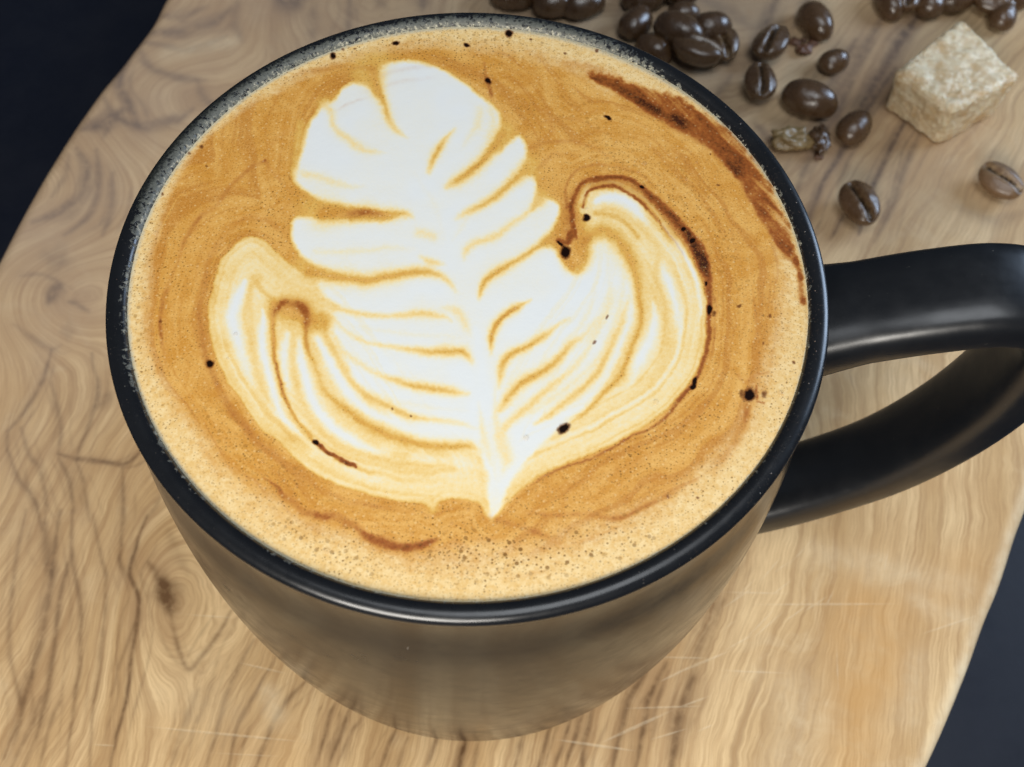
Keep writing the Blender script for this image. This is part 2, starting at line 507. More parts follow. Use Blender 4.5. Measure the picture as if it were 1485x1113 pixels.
# ------------------------------------------------------------------ olive wood board
YS = np.concatenate([np.linspace(-118, -56, 26)[:-1], np.arange(-56, 152, .36), np.linspace(152, 238, 40)])
L_PTS = [(-120, -32), (-112, -62), (-95, -85), (-60, -102), (-20, -109.5), (20, -109), (58, -105), (88.5, -98.3), (131, -85), (170, -74), (205, -58), (230, -30), (240, 5)]
R_PTS = [(-120, -10), (-112, 20), (-95, 42), (-70, 62), (-42.7, 81), (-20, 93.6), (-.9, 104), (30, 117), (70, 131), (110, 141), (150, 144), (190, 132), (220, 100), (240, 40)]
def smooth_interp(y, P):
    c = catmull(P, 12)
    o = np.argsort(c[:, 0])
    return np.interp(y, c[o, 0], c[o, 1])
XL = smooth_interp(YS, L_PTS) + .9 * (vnoise(YS * .09, YS * 0, 3) - .5) * 2
XR = smooth_interp(YS, R_PTS) + .7 * (vnoise(YS * .08, YS * 0, 5) - .5) * 2
T = 18.0
rr = 3.0
side = []
for a in np.linspace(0, 90, 6):                        # rounded upper arris
    side.append((rr * (1 - math.sin(math.radians(90 - a))) * 0 + rr - rr * math.cos(math.radians(90 - a)) , -(rr - rr * math.sin(math.radians(90 - a)))))
# side holds (inset, z) from wall top (inset 0 .. rr)
prof_in = [(1.5, -T), (0.2, -T + 1.5), (0, -T * .55)] + [(rr - rr * math.sin(math.radians(a)), -rr + rr * math.cos(math.radians(a))) for a in (90, 68, 45, 25, 10, 0)][0:0]
edge = [(rr * (1 - math.cos(math.radians(a))), -rr * (1 - math.sin(math.radians(a)))) for a in (0, 18, 36, 54, 72, 90)]
prof_in += edge
NT = 640
rows = []
for y, xl, xr in zip(YS, XL, XR):
    xs = [xl + i for i, _ in prof_in] + list(np.linspace(xl + rr, xr - rr, NT + 2)[1:-1]) + [xr - i for i, _ in prof_in[::-1]]
    zs = [z for _, z in prof_in] + [0.0] * NT + [z for _, z in prof_in[::-1]]
    rows.append(np.stack([xs, np.full(len(xs), y), zs], -1))
nv = len(rows[0])
P = np.concatenate(rows)
me = grid_mesh('olive_board', P, len(YS), nv)
# close the two ends and the bottom with the first/last rows dropping is unnecessary: they lie far outside the view, but the slab is capped
bx, by = P[:, 0], P[:, 1]
px, py = to_px(np.stack([bx, by, np.zeros_like(bx)], -1))
wx = px + 5 * (fbm(px * .03, py * .03, 21) - .5)
wy = py + 5 * (fbm(px * .03, py * .03, 31) - .5)
A = Painter(wx, wy)
brown = np.zeros(len(P)); vein = np.zeros(len(P)); orange = np.zeros(len(P)); pale = np.zeros(len(P))
VEINS = [
 ([(214,747),(198,790),(189,827),(201,867),(198,907),(191,958),(183,1018),(168,1075),(159,1125)],4,.62),
 ([(177,790),(174,814),(193,847),(203,875)],4,.35), ([(205,868),(188,925),(176,960),(160,1010)],3,.3),
 ([(134,747),(144,800),(154,840),(151,907),(144,975),(134,1042),(129,1125)],4,.36),
 ([(104,740),(104,807),(116,874),(116,958),(107,1025),(94,1125)],5,.42),
 ([(87,740),(77,807),(75,840),(64,907),(47,975),(27,1042),(5,1100)],7,.45),
 ([(97,817),(84,891),(74,975),(60,1042),(30,1125)],6,.40), ([(64,760),(67,807),(74,837)],10,.35),
 ([(37,740),(20,840),(13,941),(30,1025),(20,1080)],5,.3), ([(90,1008),(70,1060),(54,1125)],4,.3),
 ([(60,1010),(40,1060),(12,1125)],4,.3), ([(248,891),(258,941),(273,971),(295,948),(322,914),(335,887)],5,.42),
 ([(369,928),(335,991),(315,1058),(298,1120)],5,.35), ([(402,948),(362,1018),(342,1062),(330,1125)],4,.4),
 ([(446,988),(409,1025),(385,1075),(368,1125)],5,.42), ([(288,1001),(261,1068),(245,1125)],8,.28),
 ([(315,960),(300,1010),(280,1060),(268,1125)],5,.2),
 ([(486,1020),(477,1047),(458,1110)],4,.45), ([(508,1029),(497,1058),(474,1120)],5,.5), ([(526,1040),(508,1065),(490,1110)],3,.35),
 ([(575,1055),(562,1083),(548,1120)],4,.5), ([(592,1070),(581,1098),(576,1120)],4,.3), ([(638,1060),(620,1111)],4,.5),
 ([(678,1060),(666,1111),(662,1125)],6,.7), ([(693,1078),(684,1122)],5,.3), ([(758,1065),(744,1122)],5,.38), ([(800,1050),(778,1122)],5,.5),
 ([(829,1040),(803,1118)],4,.45), ([(845,1035),(818,1115)],4.5,.5), ([(858,1025),(847,1080),(843,1125)],6,.5),
 ([(940,970),(911,1017),(900,1062),(886,1125)],7,.55), ([(965,960),(940,1015),(935,1053),(920,1120)],7,.55),
 ([(968,972),(951,1022),(945,1060)],4,.3), ([(1005,985),(983,1040),(980,1080),(970,1125)],9,.45),
 ([(1042,860),(1034,878),(1008,960),(1000,1011),(982,1062),(974,1125)],13,.34), ([(1085,800),(1060,850),(1040,890)],8,.2),
 ([(74,507),(65,545),(36,594),(10,626)],4,.45), ([(74,555),(84,594),(89,626),(84,659)],5,.36),
 ([(84,659),(107,665),(139,667),(175,675),(194,665),(206,652)],4,.5), ([(133,513),(141,562),(133,607),(116,646),(110,668)],4,.4),
 ([(110,668),(123,707),(129,756)],4,.35), ([(178,681),(178,756),(176,792)],4,.4), ([(10,652),(26,691),(48,723),(60,770)],5,.4),
 ([(29,620),(42,659),(58,681),(66,720),(64,760)],5,.35), ([(84,665),(100,697),(107,743)],5,.42), ([(10,626),(10,655)],4,.3),
 ([(232,720),(214,752)],4,.3), ([(85,414),(78,426),(70,438)],13,.62), ([(97,439),(112,442),(129,453)],5,.42), ([(94,481),(106,481)],20,.2),
 ([(140,590),(152,581),(160,570)],12,.3), ([(20,470),(50,492),(74,507),(90,500)],5,.22), ([(30,400),(55,398),(78,405),(95,425)],4,.25),
 ([(233,843),(240,862),(247,884)],19,.75), ([(215,815),(225,832),(232,845)],6,.4), ([(255,845),(262,862),(258,885)],12,.22),
 ([(245,770),(255,800),(270,830)],14,.16), ([(212,47),(259,47),(305,36),(334,14)],11,.34), ([(201,65),(216,97),(252,111),(298,115)],9,.26),
 ([(187,79),(172,119),(187,151),(201,180)],10,.45), ([(119,187),(155,176),(180,158)],13,.45), ([(162,165),(201,183),(252,176),(280,158)],10,.34),
 ([(111,216),(126,244),(119,280),(86,309),(47,323)],9,.36), ([(140,219),(144,270),(126,316),(93,341)],7,.32), ([(165,252),(162,305),(150,340)],7,.3),
 ([(288,119),(298,144),(310,150)],10,.3), ([(70,372),(96,382)],30,.3), ([(100,225),(95,255),(75,285)],6,.22), ([(345,0),(340,30),(352,60)],10,.22),
 ([(225,20),(262,25),(300,10)],7,.25), ([(205,60),(235,66),(280,70),(330,52)],6,.22), ([(150,140),(160,170),(150,200)],7,.3),
 ([(395,-10),(420,4),(445,-6)],22,.45), ([(505,-5),(506,30),(498,70)],8,.3), ([(455,10),(452,60)],14,.22), ([(614,-5),(612,14)],10,.35), ([(540,-5),(560,10)],8,.2),
 ([(1126,-5),(1106,49),(1085,80)],12,.3), ([(1277,29),(1245,85),(1212,140),(1180,200)],12,.3), ([(1340,10),(1317,43),(1290,85),(1266,126),(1230,185)],13,.42),
 ([(1297,100),(1260,157),(1220,220),(1190,272)],8,.42), ([(1325,150),(1300,200),(1283,234),(1258,290),(1245,340)],6,.42), ([(1340,175),(1312,243),(1293,300),(1270,350)],7,.26),
 ([(1240,60),(1215,100),(1200,130)],9,.3), ([(1236,120),(1205,180),(1170,240),(1150,290)],9,.26), ([(1200,250),(1175,310),(1165,350)],7,.35), ([(1225,310),(1205,345)],5,.3),
 ([(1175,-5),(1150,40)],8,.25), ([(1060,110),(1040,140)],9,.2), ([(1095,180),(1120,215)],10,.25), ([(1390,300),(1440,320),(1480,310)],16,.12),
 ([(1020,0),(1060,20),(1090,40)],12,.15), ([(905,10),(890,40)],10,.2),
]
for pts, w, d in VEINS:
    if pts[0][1] < 360: d = min(.95, d * (1.7 if pts[0][0] > 1000 else 1.45))
    ww = [.8 + k * w * 1.12 for k in (.5, 1, 1.15, .9, .5)]
    A.stroke(vein, pts, ww, 1.0, [min(1, k * d * 1.35) for k in (.7, 1, .8, 1, .6)], 1.9)
    A.stroke(brown, [(x - w * .6, y) for x, y in pts], w * 4.5 + 6, 1.0, min(1, d * .95), 2.0)
    for sgn in (-1, 1):
        off = sgn * rng.uniform(7, 22); k = rng.uniform(.25, .7)
        if max(p[1] for p in pts) - min(p[1] for p in pts) > 60 or max(p[0] for p in pts) - min(p[0] for p in pts) > 60:
            A.stroke(vein, [(x + off * (1 + .35 * math.sin(j * 1.7 + off)), y + off * .35) for j, (x, y) in enumerate(pts)], [.8, 1 + w * .5, 1 + w * .3, 1 + w * .6, .8], 1.0, [0, k * d, k * d * .6, k * d, 0], 2.0)
for pts, w, d in [([(1250,890),(1262,930),(1255,980),(1240,1040),(1232,1130)],72,.62), ([(1225,930),(1235,980)],40,.3), ([(1400,820),(1380,850),(1350,880)],50,.34),
                  ([(1300,880),(1292,930),(1285,990)],50,.28), ([(175,800),(180,820)],10,.4), ([(690,1085),(700,1125)],26,.4), ([(260,1050),(250,1120)],50,.25),
                  ([(1320,210),(1350,190),(1300,300)],30,.25), ([(410,1040),(420,1120)],40,.2), ([(930,1060),(1000,1110)],60,.15), ([(820,1090),(830,1120)],60,.2)]:
    A.stroke(orange, pts, w, 1.0, d, 2.0)
for pts, w, d in [([(1180,800),(1310,830),(1400,850)],30,.25), ([(1330,870),(1400,900),(1450,880)],26,.28), ([(1150,1000),(1160,1060),(1140,1125)],70,.25),
                  ([(390,1005),(400,1040)],26,.4), ([(240,80),(300,65),(340,60)],18,.3), ([(230,1010),(330,1030)],60,.12), ([(1330,960),(1320,1040)],36,.25), ([(1360,300),(1420,330)],60,.2)]:
    A.stroke(pale, pts, w, 1.0, d, 2.0)
A.blob(vein, 240, 862, 13, 26, .85, .9, -18, 2.5); A.blob(vein, 79, 426, 9, 14, .7, .8, 20, 2.5)
vein = np.clip(vein + .10 * (fbm(px * .06, py * .06, 61) - .4) * (vein > .05), 0, 1)
gx = bx - .10 * by - 5 * np.sin(by * .035 + .6) - (np.clip(by - 40, 0, 999)) * .62 * sstep(0, 80, bx)
gx = gx + 26 * np.exp(-(((bx + 91) / 16) ** 2 + ((by - 45) / 14) ** 2)) + 16 * np.exp(-(((bx + 56) / 9) ** 2 + ((by + 19) / 15) ** 2))
gx = gx + 30 * np.exp(-(((bx + 78) / 22) ** 2 + ((by - 100) / 18) ** 2)) - 22 * np.exp(-(((bx + 100) / 16) ** 2 + ((by - 72) / 14) ** 2))
gx = gx + 24 * np.exp(-(((bx + 45) / 20) ** 2 + ((by - 135) / 18) ** 2)) + 10 * (fbm(bx * .03, by * .02, 51) - .5)
attr(me, 'grain', gx)
_w = np.repeat(XR, nv) - bx
pale = np.maximum(pale, .75 * sstep(4.2, 1.2, _w) * (.6 + .8 * (fbm(by * .15, bx * 0, 91) - .3)))  # light caught by the rounded right edge, painted in as a pale strip
attr(me, 'vein', vein); attr(me, 'orange', orange); attr(me, 'brown', brown); attr(me, 'pale', pale)
attr(me, 'calm', sstep(48, 60, bx + .10 * by) * sstep(95, 40, by) * .85)
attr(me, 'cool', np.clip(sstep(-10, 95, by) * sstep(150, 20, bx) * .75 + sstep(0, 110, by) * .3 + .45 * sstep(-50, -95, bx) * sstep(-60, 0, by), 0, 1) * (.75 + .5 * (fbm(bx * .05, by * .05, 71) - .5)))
board = link('olive_wood_board', me, MAT_WOOD)
tag(board, 'pale olive wood serving board with swirling grain under the black mug', 'serving board')

# ------------------------------------------------------------------ mug
mug = empty('coffee_mug', (0, 0, 0))
tag(mug, 'matte black ceramic mug full of latte, handle pointing right', 'mug')
NA = 360
th = np.linspace(0, 2 * np.pi, NA, endpoint=False)
def lathe(name, prof, mat, parent, wob=0.0, attrs=None):
    prof = np.array(prof)
    P = np.stack([np.outer(np.cos(th), prof[:, 0]), np.outer(np.sin(th), prof[:, 0]), np.tile(prof[:, 1], (NA, 1))], -1).reshape(-1, 3)
    me = grid_mesh(name, P, NA, len(prof), wrap_u=True)
    return link(name, me, mat, parent), P
# outer wall from under the lip to the foot
RB, BUL, FIL = 42.6, 2.9, 2.4
body = []
for t in np.linspace(0, 1, 34):
    z = -1.9 - t * (RIM_Z - FIL - 1.9 - .6)
    body.append((44.55 - (44.55 - RB) * t + BUL * 4 * t * (1 - t) * sstep(0, .16, np.array(t)) , z + RIM_Z))
zb = body[-1][1]
for a in np.linspace(0, 90, 7)[1:]:
    a = math.radians(a)
    body.append((RB - FIL * .9 + FIL * .9 * math.cos(a), zb - FIL * math.sin(a)))
body += [(37.5, .6), (37.2, .02), (35.2, .02), (34.8, 1.2), (0.05, 1.4)]
body = [(float(r), float(z)) for r, z in body]
for i in range(34):
    pass
lathe('body', body, MAT_BODY, mug)
# lip and inner wall
rimp = [(44.50, -2.1), (44.86, -1.75), (45.0, -1.3), (44.97, -.85), (44.75, -.42), (44.3, -.12), (43.75, 0), (43.2, -.06), (42.75, -.25), (42.45, -.6), (42.3, -1.1), (42.2, -2),
        (42.0, -6), (41.5, -30), (40.6, -60), (38, -77), (34, -79), (.05, -79.5)]
rc = catmull(rimp[:12], 5)
rimp = np.vstack([rc, np.array(rimp[12:])])
rimp[:, 1] += RIM_Z
rim, RP = lathe('rim', rimp, MAT_RIM, mug)
az = np.degrees(np.arctan2(RP[:, 1], RP[:, 0])) % 360
rad = np.hypot(RP[:, 0], RP[:, 1])
# milk film climbs the lip from the back round to the left
lim = np.interp(az, [0, 48, 56, 66, 78, 92, 108, 125, 142, 158, 166, 172, 178, 200, 240, 360],
                [41.9, 41.9, 42.4, 43.4, 44.1, 43.9, 43.6, 43.7, 44.1, 44.85, 44.9, 43.6, 42.5, 42.3, 42.0, 41.9])
lim = lim + .9 * (fbm(az * .35, rad, 5) - .5)
attr(rim.data, 'shore', sstep(44.6, 42.2, rad))
attr(rim.data, 'film', np.clip(.5 + (lim - rad) * .6, 0, 1) * (rad > 41.9))
sp = np.interp(az, [0, 20, 45, 70, 150, 200, 240, 290, 315, 340, 360], [.9, .8, .4, .1, .1, .25, .05, .03, .45, .9, .9])
attr(rim.data, 'speck', sp)

# handle: a strap swept along a loop
def handle():
    path = [(41.5, -13), (45, -12), (52, -9.2), (60, -6.4), (68, -4.7), (74, -6.0), (77.6, -10.5), (78.9, -18), (78.4, -30), (75.2, -43), (69.5, -55), (61, -65), (52.5, -72), (45, -76), (40.5, -77.5)]
    c = catmull(path, 7)
    n = len(c)
    s = np.linspace(0, 1, n)
    halfw = np.interp(s, [0, .06, .14, .3, .5, .75, .9, 1], [9.2, 7.9, 7.0, 7.0, 7.0, 6.9, 7.3, 8.6])
    halft = np.interp(s, [0, .06, .14, .3, .45, .6, .8, .92, 1], [6.5, 5.0, 4.2, 4.0, 4.3, 4.4, 4.3, 4.8, 6.5])
    tan = np.gradient(c, axis=0); tan /= np.linalg.norm(tan, axis=1)[:, None]
    nor = np.stack([-tan[:, 1], tan[:, 0]], -1)
    K = 36
    ph = np.linspace(0, 2 * np.pi, K, endpoint=False)
    ex = .62
    cu = np.sign(np.cos(ph)) * np.abs(np.cos(ph)) ** ex
    cv = np.sign(np.sin(ph)) * np.abs(np.sin(ph)) ** ex
    a = math.radians(2.7)
    out = []
    for i in range(n):
        rho = c[i, 0] + nor[i, 0] * cv * halft[i]
        zz = c[i, 1] + nor[i, 1] * cv * halft[i]
        w = cu * halfw[i]
        out.append(np.stack([rho * math.cos(a) - w * math.sin(a), rho * math.sin(a) + w * math.cos(a), zz + RIM_Z], -1))
    P = np.concatenate(out)
    return grid_mesh('handle', P, n, K, wrap_v=True)
link('handle', handle(), MAT_HANDLE, mug)

# ------------------------------------------------------------------ coffee
RC = 42.75
COF_Z = RIM_Z - .75
NG = 700
lin = np.linspace(-1, 1, NG)
# square grid squeezed onto the disc so that its border is the true circle
U, V = np.meshgrid(lin, lin, indexing='ij')
X = U * np.sqrt(1 - V * V / 2) * RC
Y = V * np.sqrt(1 - U * U / 2) * RC
X, Y = X.ravel(), Y.ravel()
R = np.hypot(X, Y)
Z = COF_Z + .42 * (1 - (R / RC) ** 2) + .02 * (fbm(X * .4, Y * .4, 9) - .5) - .12 * sstep(RC - 1.0, RC, R)
px, py = to_px(np.stack([X, Y, Z], -1))
wx = px + 5 * (fbm(px * .045, py * .045, 101) - .5) + 1.6 * (vnoise(px * .25, py * .25, 103) - .5)
wy = py + 5 * (fbm(px * .045, py * .045, 111) - .5) + 1.6 * (vnoise(px * .25, py * .25, 113) - .5)
A = Painter(wx, wy)
milk = np.zeros(len(X)); dark = np.zeros(len(X)); spot = np.zeros(len(X)); deep = np.zeros(len(X)); foam = np.zeros(len(X)); bubbly = np.zeros(len(X))

RIGHT = [(838,330),(838,300),(848,275),(862,266),(885,266),(905,271),(930,285),(955,309),(985,345),(1005,380),(1019,415),(1024,455),(1020,500),(1006,545),(972,588),(930,620),(880,647),(830,668),(790,685),(765,702),(738,725),(712,748),(700,735),(690,650),(760,500),(830,400)]
LEFT = [(303,450),(310,409),(323,377),(341,355),(360,344),(378,347),(398,364),(425,388),(452,402),(490,400),(560,480),(640,600),(690,650),(712,748),(704,738),(691,727),(662,723),(640,726),(626,735),(612,729),(585,727),(545,720),(524,713),(491,704),(457,686),(426,662),(397,635),(374,615),(349,579),(322,536),(308,501),(302,467)]
A.fill(milk, RIGHT, .52, 4); A.fill(milk, LEFT, .50, 4)
dist = np.full(len(X), 400.0)
for poly in (RIGHT, LEFT, [(427,255),(501,298),(427,330),(460,413),(600,500),(700,520),(840,397),(811,298),(764,217),(725,170),(667,116),(595,89),(512,123),(456,169)]):
    sel, d = A.inside(poly, True, 600)
    dist[sel] = np.minimum(dist[sel], -d)
dist = np.maximum(dist, 0)
_an = np.arctan2(Y, X)
_dw = dist + 26 * (fbm(px * .008, py * .008, 401, 3) - .5) * 2
_al = (px + .6 * py) * .007
flow = fbm(_dw * .09 + 40, _al + 20, 403, 4) * .7 + fbm(_dw * .24 + 9, _al * 1.7 + 11, 405, 2) * .3
A.stroke(milk, [(860,268),(905,276),(940,300),(975,345)], 12, .10, .7)
# centre of the feather
WHITE = [(427,255),(436,271),(463,287),(501,298),(539,305),(575,316),(545,322),(500,320),(447,317),(427,319),(424,343),(436,370),(458,385),(488,395),(500,404),(480,408),(461,413),(474,432),(492,445),(478,462),(476,482),
 (500,520),(520,560),(560,600),(610,640),(660,650),(695,660),(704,690),(711,748),(722,742),(736,705),(765,662),(810,622),(850,590),(880,552),(905,500),(921,450),(921,415),(909,380),(896,358),(880,349),(864,355),(855,374),(843,398),(826,390),(813,378),(806,364),(793,359),(783,352),(797,334),(811,313),(811,298),(796,288),(782,297),(772,305),(778,273),(771,258),(757,250),(764,219),(753,199),(738,208),(722,224),(711,214),(723,190),(725,170),(717,156),(694,138),(667,116),(634,98),(595,89),(571,91),(549,100),(550,118),(556,146),(548,140),(533,126),(512,122),(497,131),(485,147),(471,151),(456,169),(445,190),(439,220)]
A.fill(milk, WHITE, 1.0, 5.5)
for _poly, _sd in ((RIGHT, 501), (LEFT, 511)):
    sel, d = A.inside(_poly)
    dd_ = d + 5 * (fbm(px[sel] * .02, py[sel] * .02, _sd) - .5)
    st_ = fbm(dd_ * .17, px[sel] * .004 + py[sel] * .004, _sd + 1, 2) - .5
    wgt = sstep(1, 8, d) * sstep(95, 55, d)
    m_ = milk[sel]
    amp = np.where(m_ < .8, .62, .26) * wgt
    milk[sel] = np.clip(m_ + amp * np.where(m_ < .8, st_, np.minimum(st_, 0) * 1.6), 0, 1)
_cl = fbm(px * .022 + .2, py * .03, 303, 4) - .5
milk = np.clip(milk + _cl * .45 * np.clip(1 - abs(milk - .5) * 3, 0, 1) - .16 * np.clip(fbm(px * .018, py * .022, 305) - .35, 0, 1) * (milk > .9), 0, 1)
# left outer lobe stripes
W = lambda pts, w, s, v=1.0: A.stroke(milk, pts, w, v, s)
W([(357,408),(343,436),(338,462),(346,498),(360,535),(375,570)], [7,17,19,17,14,8], [.95,1,1,.95,.6,0])
W([(381,448),(381,478),(383,512),(391,548),(403,590),(420,618),(445,640)], [5,13,14,13,12,10,6], [.9,1,1,1,.9,.7,0])
W([(416,484),(413,512),(416,553),(428,580)], [8,15,14,7], [.7,.9,.8,0])
W([(434,494),(437,523),(445,556),(458,590),(480,617),(513,642),(540,653),(575,658)], [7,14,16,17,17,17,13,8], [.8,1,1,1,1,1,.9,0])
W([(461,488),(477,523),(493,550),(514,580),(535,597),(568,612),(612,626),(660,634)], [9,14,17,17,16,14,11,8], [.9,1,1,1,1,1,.9,.5])
W([(385,380),(420,405),(455,425)], 14, .55, .42)
W([(400,395),(440,425),(470,445)], 20, .5, .42)
W([(330,400),(350,380),(372,368)], 14, .5, .40)
W([(308,480),(325,530),(360,585),(400,630),(460,675),(530,705),(600,718)], 9, .45, .36)
W([(560,700),(640,705),(700,700)], 16, .5, .55)
W([(600,664),(650,668),(700,680)], 12, .55, .85)
W([(640,690),(690,700),(705,720)], 12, .35, .8)
# right outer lobe stripes
W([(864,293),(880,287),(898,287),(917,298),(930,313),(940,332)], [8,15,17,16,13,6], [.9,1,1,1,.85,.1])
W([(945,345),(955,372),(966,401),(975,425),(981,450),(984,490),(976,530)], [6,10,12,12,11,10,6], [.35,.6,.9,.95,.85,.5,0])
W([(946,440),(950,466),(942,498),(930,521),(916,548),(897,585)], [6,12,19,20,13,6], [.6,.95,1,1,.6,0])
W([(962,325),(986,360),(1005,394),(1013,421),(1015,450),(1014,480)], [3,5,6,6,5,3], [.5,.8,.85,.8,.7,0])
W([(1000,420),(1003,460),(995,510),(965,560),(920,600),(860,640),(800,668)], 22, .35, .66)
W([(900,560),(860,600),(820,640),(770,680)], 20, .4, .70)
W([(950,500),(935,545),(900,585)], 14, .3, .60)
# yellow-orange bands between them
def O(pts, w, s, v=.10):
    w = list(w) if hasattr(w, '__len__') else [w, w]; s = list(s) if hasattr(s, '__len__') else [s, s]
    A.stroke(milk, pts, [q * 2.7 for q in w], .74, [q * .42 for q in s], 2.0)
    A.stroke(milk, pts, [q * 1.15 for q in w], v, [min(1, q * 1.12) for q in s], 1.9)
O([(849,352),(860,340),(875,335),(894,346),(911,369),(922,400),(927,432),(930,464),(919,498),(902,541),(884,561),(866,581),(844,601),(830,613)],
  [12,15,16,19,18,14,10,8,7,7,7,6,5,3], [.8,.85,.8,.8,.85,.8,.8,.8,.75,.8,.8,.7,.6,.3])
O([(925,318),(940,338),(955,366),(953,392),(955,421),(962,450),(966,497),(956,535),(940,560)], [5,10,12,8,7,9,13,12,8], [.4,.6,.6,.6,.5,.5,.55,.5,.1], .34)
O([(862,310),(885,312),(905,322),(925,345)], 7, .75, .18)
O([(848,470),(908,440)], 2, 0)
O([(912,430),(907,450),(897,480),(880,515),(866,541),(846,563),(824,581),(799,601),(776,615)], [4,6,8,9,9,9,9,8,5], [.15,.35,.6,.72,.75,.7,.65,.6,.3], .16)
O([(890,420),(880,455),(862,490),(833,532),(806,556),(781,577),(759,595),(738,613),(727,630)], [5,6,6,7,8,9,9,8,6], [.12,.2,.25,.35,.55,.65,.65,.55,.4], .26)
O([(868,460),(848,485),(828,500),(806,523),(783,541),(765,550),(747,564),(734,582),(725,594)], [5,6,8,10,11,11,10,9,6], [.2,.3,.6,.8,.88,.88,.85,.75,.5], .14)
O([(824,462),(802,476),(786,489),(767,501),(745,512),(730,526),(725,546),(722,562)], [4,6,8,9,9,9,7,5], [.2,.45,.75,.85,.85,.85,.6,.2], .14)
O([(770,434),(748,446),(730,460),(718,475),(713,494),(710,515)], [3,8,9,9,7,4], [.25,.9,.9,.9,.85,.2], .08)
O([(806,345),(779,359),(752,377),(725,392),(706,406),(697,424),(695,436)], [11,7,7,9,9,7,4], [.95,.8,.75,.85,.85,.75,.1], .12)
O([(783,292),(766,309),(741,325),(719,343),(690,352),(675,364),(672,376)], [12,6,7,7,8,8,5], [.85,.5,.5,.6,.55,.55,.15], .34)
O([(764,244),(735,271),(712,289),(686,304),(662,318)], [14,9,9,8,5], [.95,.85,.8,.75,.15], .16)
O([(727,196),(713,217),(697,237),(679,251),(662,262),(648,272)], [15,13,12,11,10,6], [1,.95,.9,.9,.8,.35], .12)
O([(660,188),(638,214),(628,230),(621,248)], [4,8,8,5], [.25,.85,.85,.4], .16)
O([(697,160),(690,185),(672,212)], [8,9,5], [.3,.35,.1], .5)
O([(712,158),(716,178),(708,200)], 6, .35, .55)
O([(541,102),(545,118),(549,133),(557,155),(566,178),(578,192),(592,202)], [22,16,12,9,8,6,3], [1,1,.95,.8,.6,.4,.1], .12)
O([(471,150),(480,160),(484,181),(499,199),(524,215),(540,220),(560,221)], [9,8,8,8,8,6,3], [.6,.55,.5,.55,.5,.4,.1], .42)
O([(440,252),(467,259),(490,268),(530,271)], [8,8,8,4], [.5,.5,.45,.1], .5)
O([(436,180),(432,215),(426,250)], 9, .35, .4)
O([(470,309),(500,311),(527,309),(550,311),(572,311),(590,312),(600,318)], [24,16,14,12,10,8,4], [1,1,1,.9,.75,.55,.1], .06)
O([(458,365),(500,366),(537,363),(567,359),(600,361)], 6, [.3,.35,.35,.3,.1], .6)
O([(608,338),(618,340),(628,344)], 9, .42, .42)
O([(612,374),(622,380),(634,381),(645,384)], [5,8,7,4], [.4,.65,.5,.1], .28)
O([(447,395),(481,401),(514,404),(529,407),(567,401),(608,394),(632,398),(650,408),(662,424)], [16,13,13,13,12,10,8,7,5], [.95,.9,.9,.9,.9,.85,.7,.45,.15], .12)
O([(483,446),(522,455),(567,459),(612,455),(640,459),(654,465)], [6,6,6,7,7,4], [.6,.6,.55,.75,.55,.2], .3)
O([(645,446),(660,450),(670,460),(677,474),(681,485)], [5,8,9,9,5], [.3,.55,.5,.4,.1], .45)
O([(484,462),(500,480),(525,494),(545,500),(579,505),(612,509),(646,511),(668,510),(678,516),(684,526)], [6,5,5,5,6,9,10,10,9,6], [.3,.3,.3,.35,.45,.75,.85,.85,.75,.3], .16)
O([(478,475),(495,507),(522,527),(552,543),(579,554),(601,559),(630,564),(657,568),(680,571)], [6,6,6,6,8,9,9,8,5], [.3,.3,.3,.4,.7,.85,.85,.7,.25], .18)
O([(466,455),(474,490),(492,526),(506,549),(523,566),(540,579),(567,591),(597,603),(626,608),(668,615),(690,622)], [10,7,6,6,8,9,8,8,7,6,4], [.7,.5,.4,.45,.65,.75,.8,.75,.45,.3,.1], .20)
O([(443,472),(445,508),(456,530),(465,555),(471,568),(491,586),(514,604),(530,616),(556,628),(590,639),(624,646),(655,648),(682,648),(697,656)], [9,7,6,7,8,9,11,12,12,12,11,11,10,6], [.95,.9,.6,.6,.65,.75,.85,.88,.88,.9,.88,.85,.8,.2], .14)
O([(426,500),(427,540),(432,567),(444,592),(453,608),(475,632),(502,648),(534,660),(556,667),(608,674),(634,673)], [6,7,7,8,9,9,8,8,8,7,4], [.35,.45,.45,.5,.5,.5,.5,.6,.6,.5,.2], .34)
O([(364,405),(364,445),(364,479),(367,512),(375,550),(385,590),(405,630)], [7,8,9,8,8,7,6], [.5,.65,.6,.6,.5,.3,.1], .40)
O([(396,440),(395,467),(397,501),(401,535),(408,563),(419,588),(432,612),(446,628),(457,644),(478,658),(498,671),(516,678),(552,687),(590,696),(650,697)], [9,7,6,6,6,5,5,4,4,4,4,5,5,6,5], [.9,.95,.95,.95,.95,.85,.7,.7,.7,.7,.7,.6,.45,.35,.1], .06)
O([(625,722),(628,738)], 7, .5, .35)
O([(905,400),(900,440),(888,480),(870,515),(840,548),(800,580),(765,602)], [4,5,6,6,6,6,5], [.1,.25,.35,.35,.35,.35,.2], .5)
O([(885,390),(882,430),(868,470),(850,498)], [4,6,6,4], [.05,.28,.28,.1], .5)
O([(865,400),(858,440),(838,478),(815,500)], [4,6,6,4], [.05,.2,.25,.1], .5)
O([(500,470),(560,480),(620,486),(670,490)], [4,5,5,3], [.05,.2,.2,.05], .6)
O([(520,560),(570,580),(620,590),(680,596)], [4,5,5,3], [.05,.2,.2,.05], .6)
A.stroke(milk, [(560,680),(620,690),(690,705)], 22, .55, .35); A.stroke(milk, [(745,705),(780,680),(830,650)], 18, .52, .5)
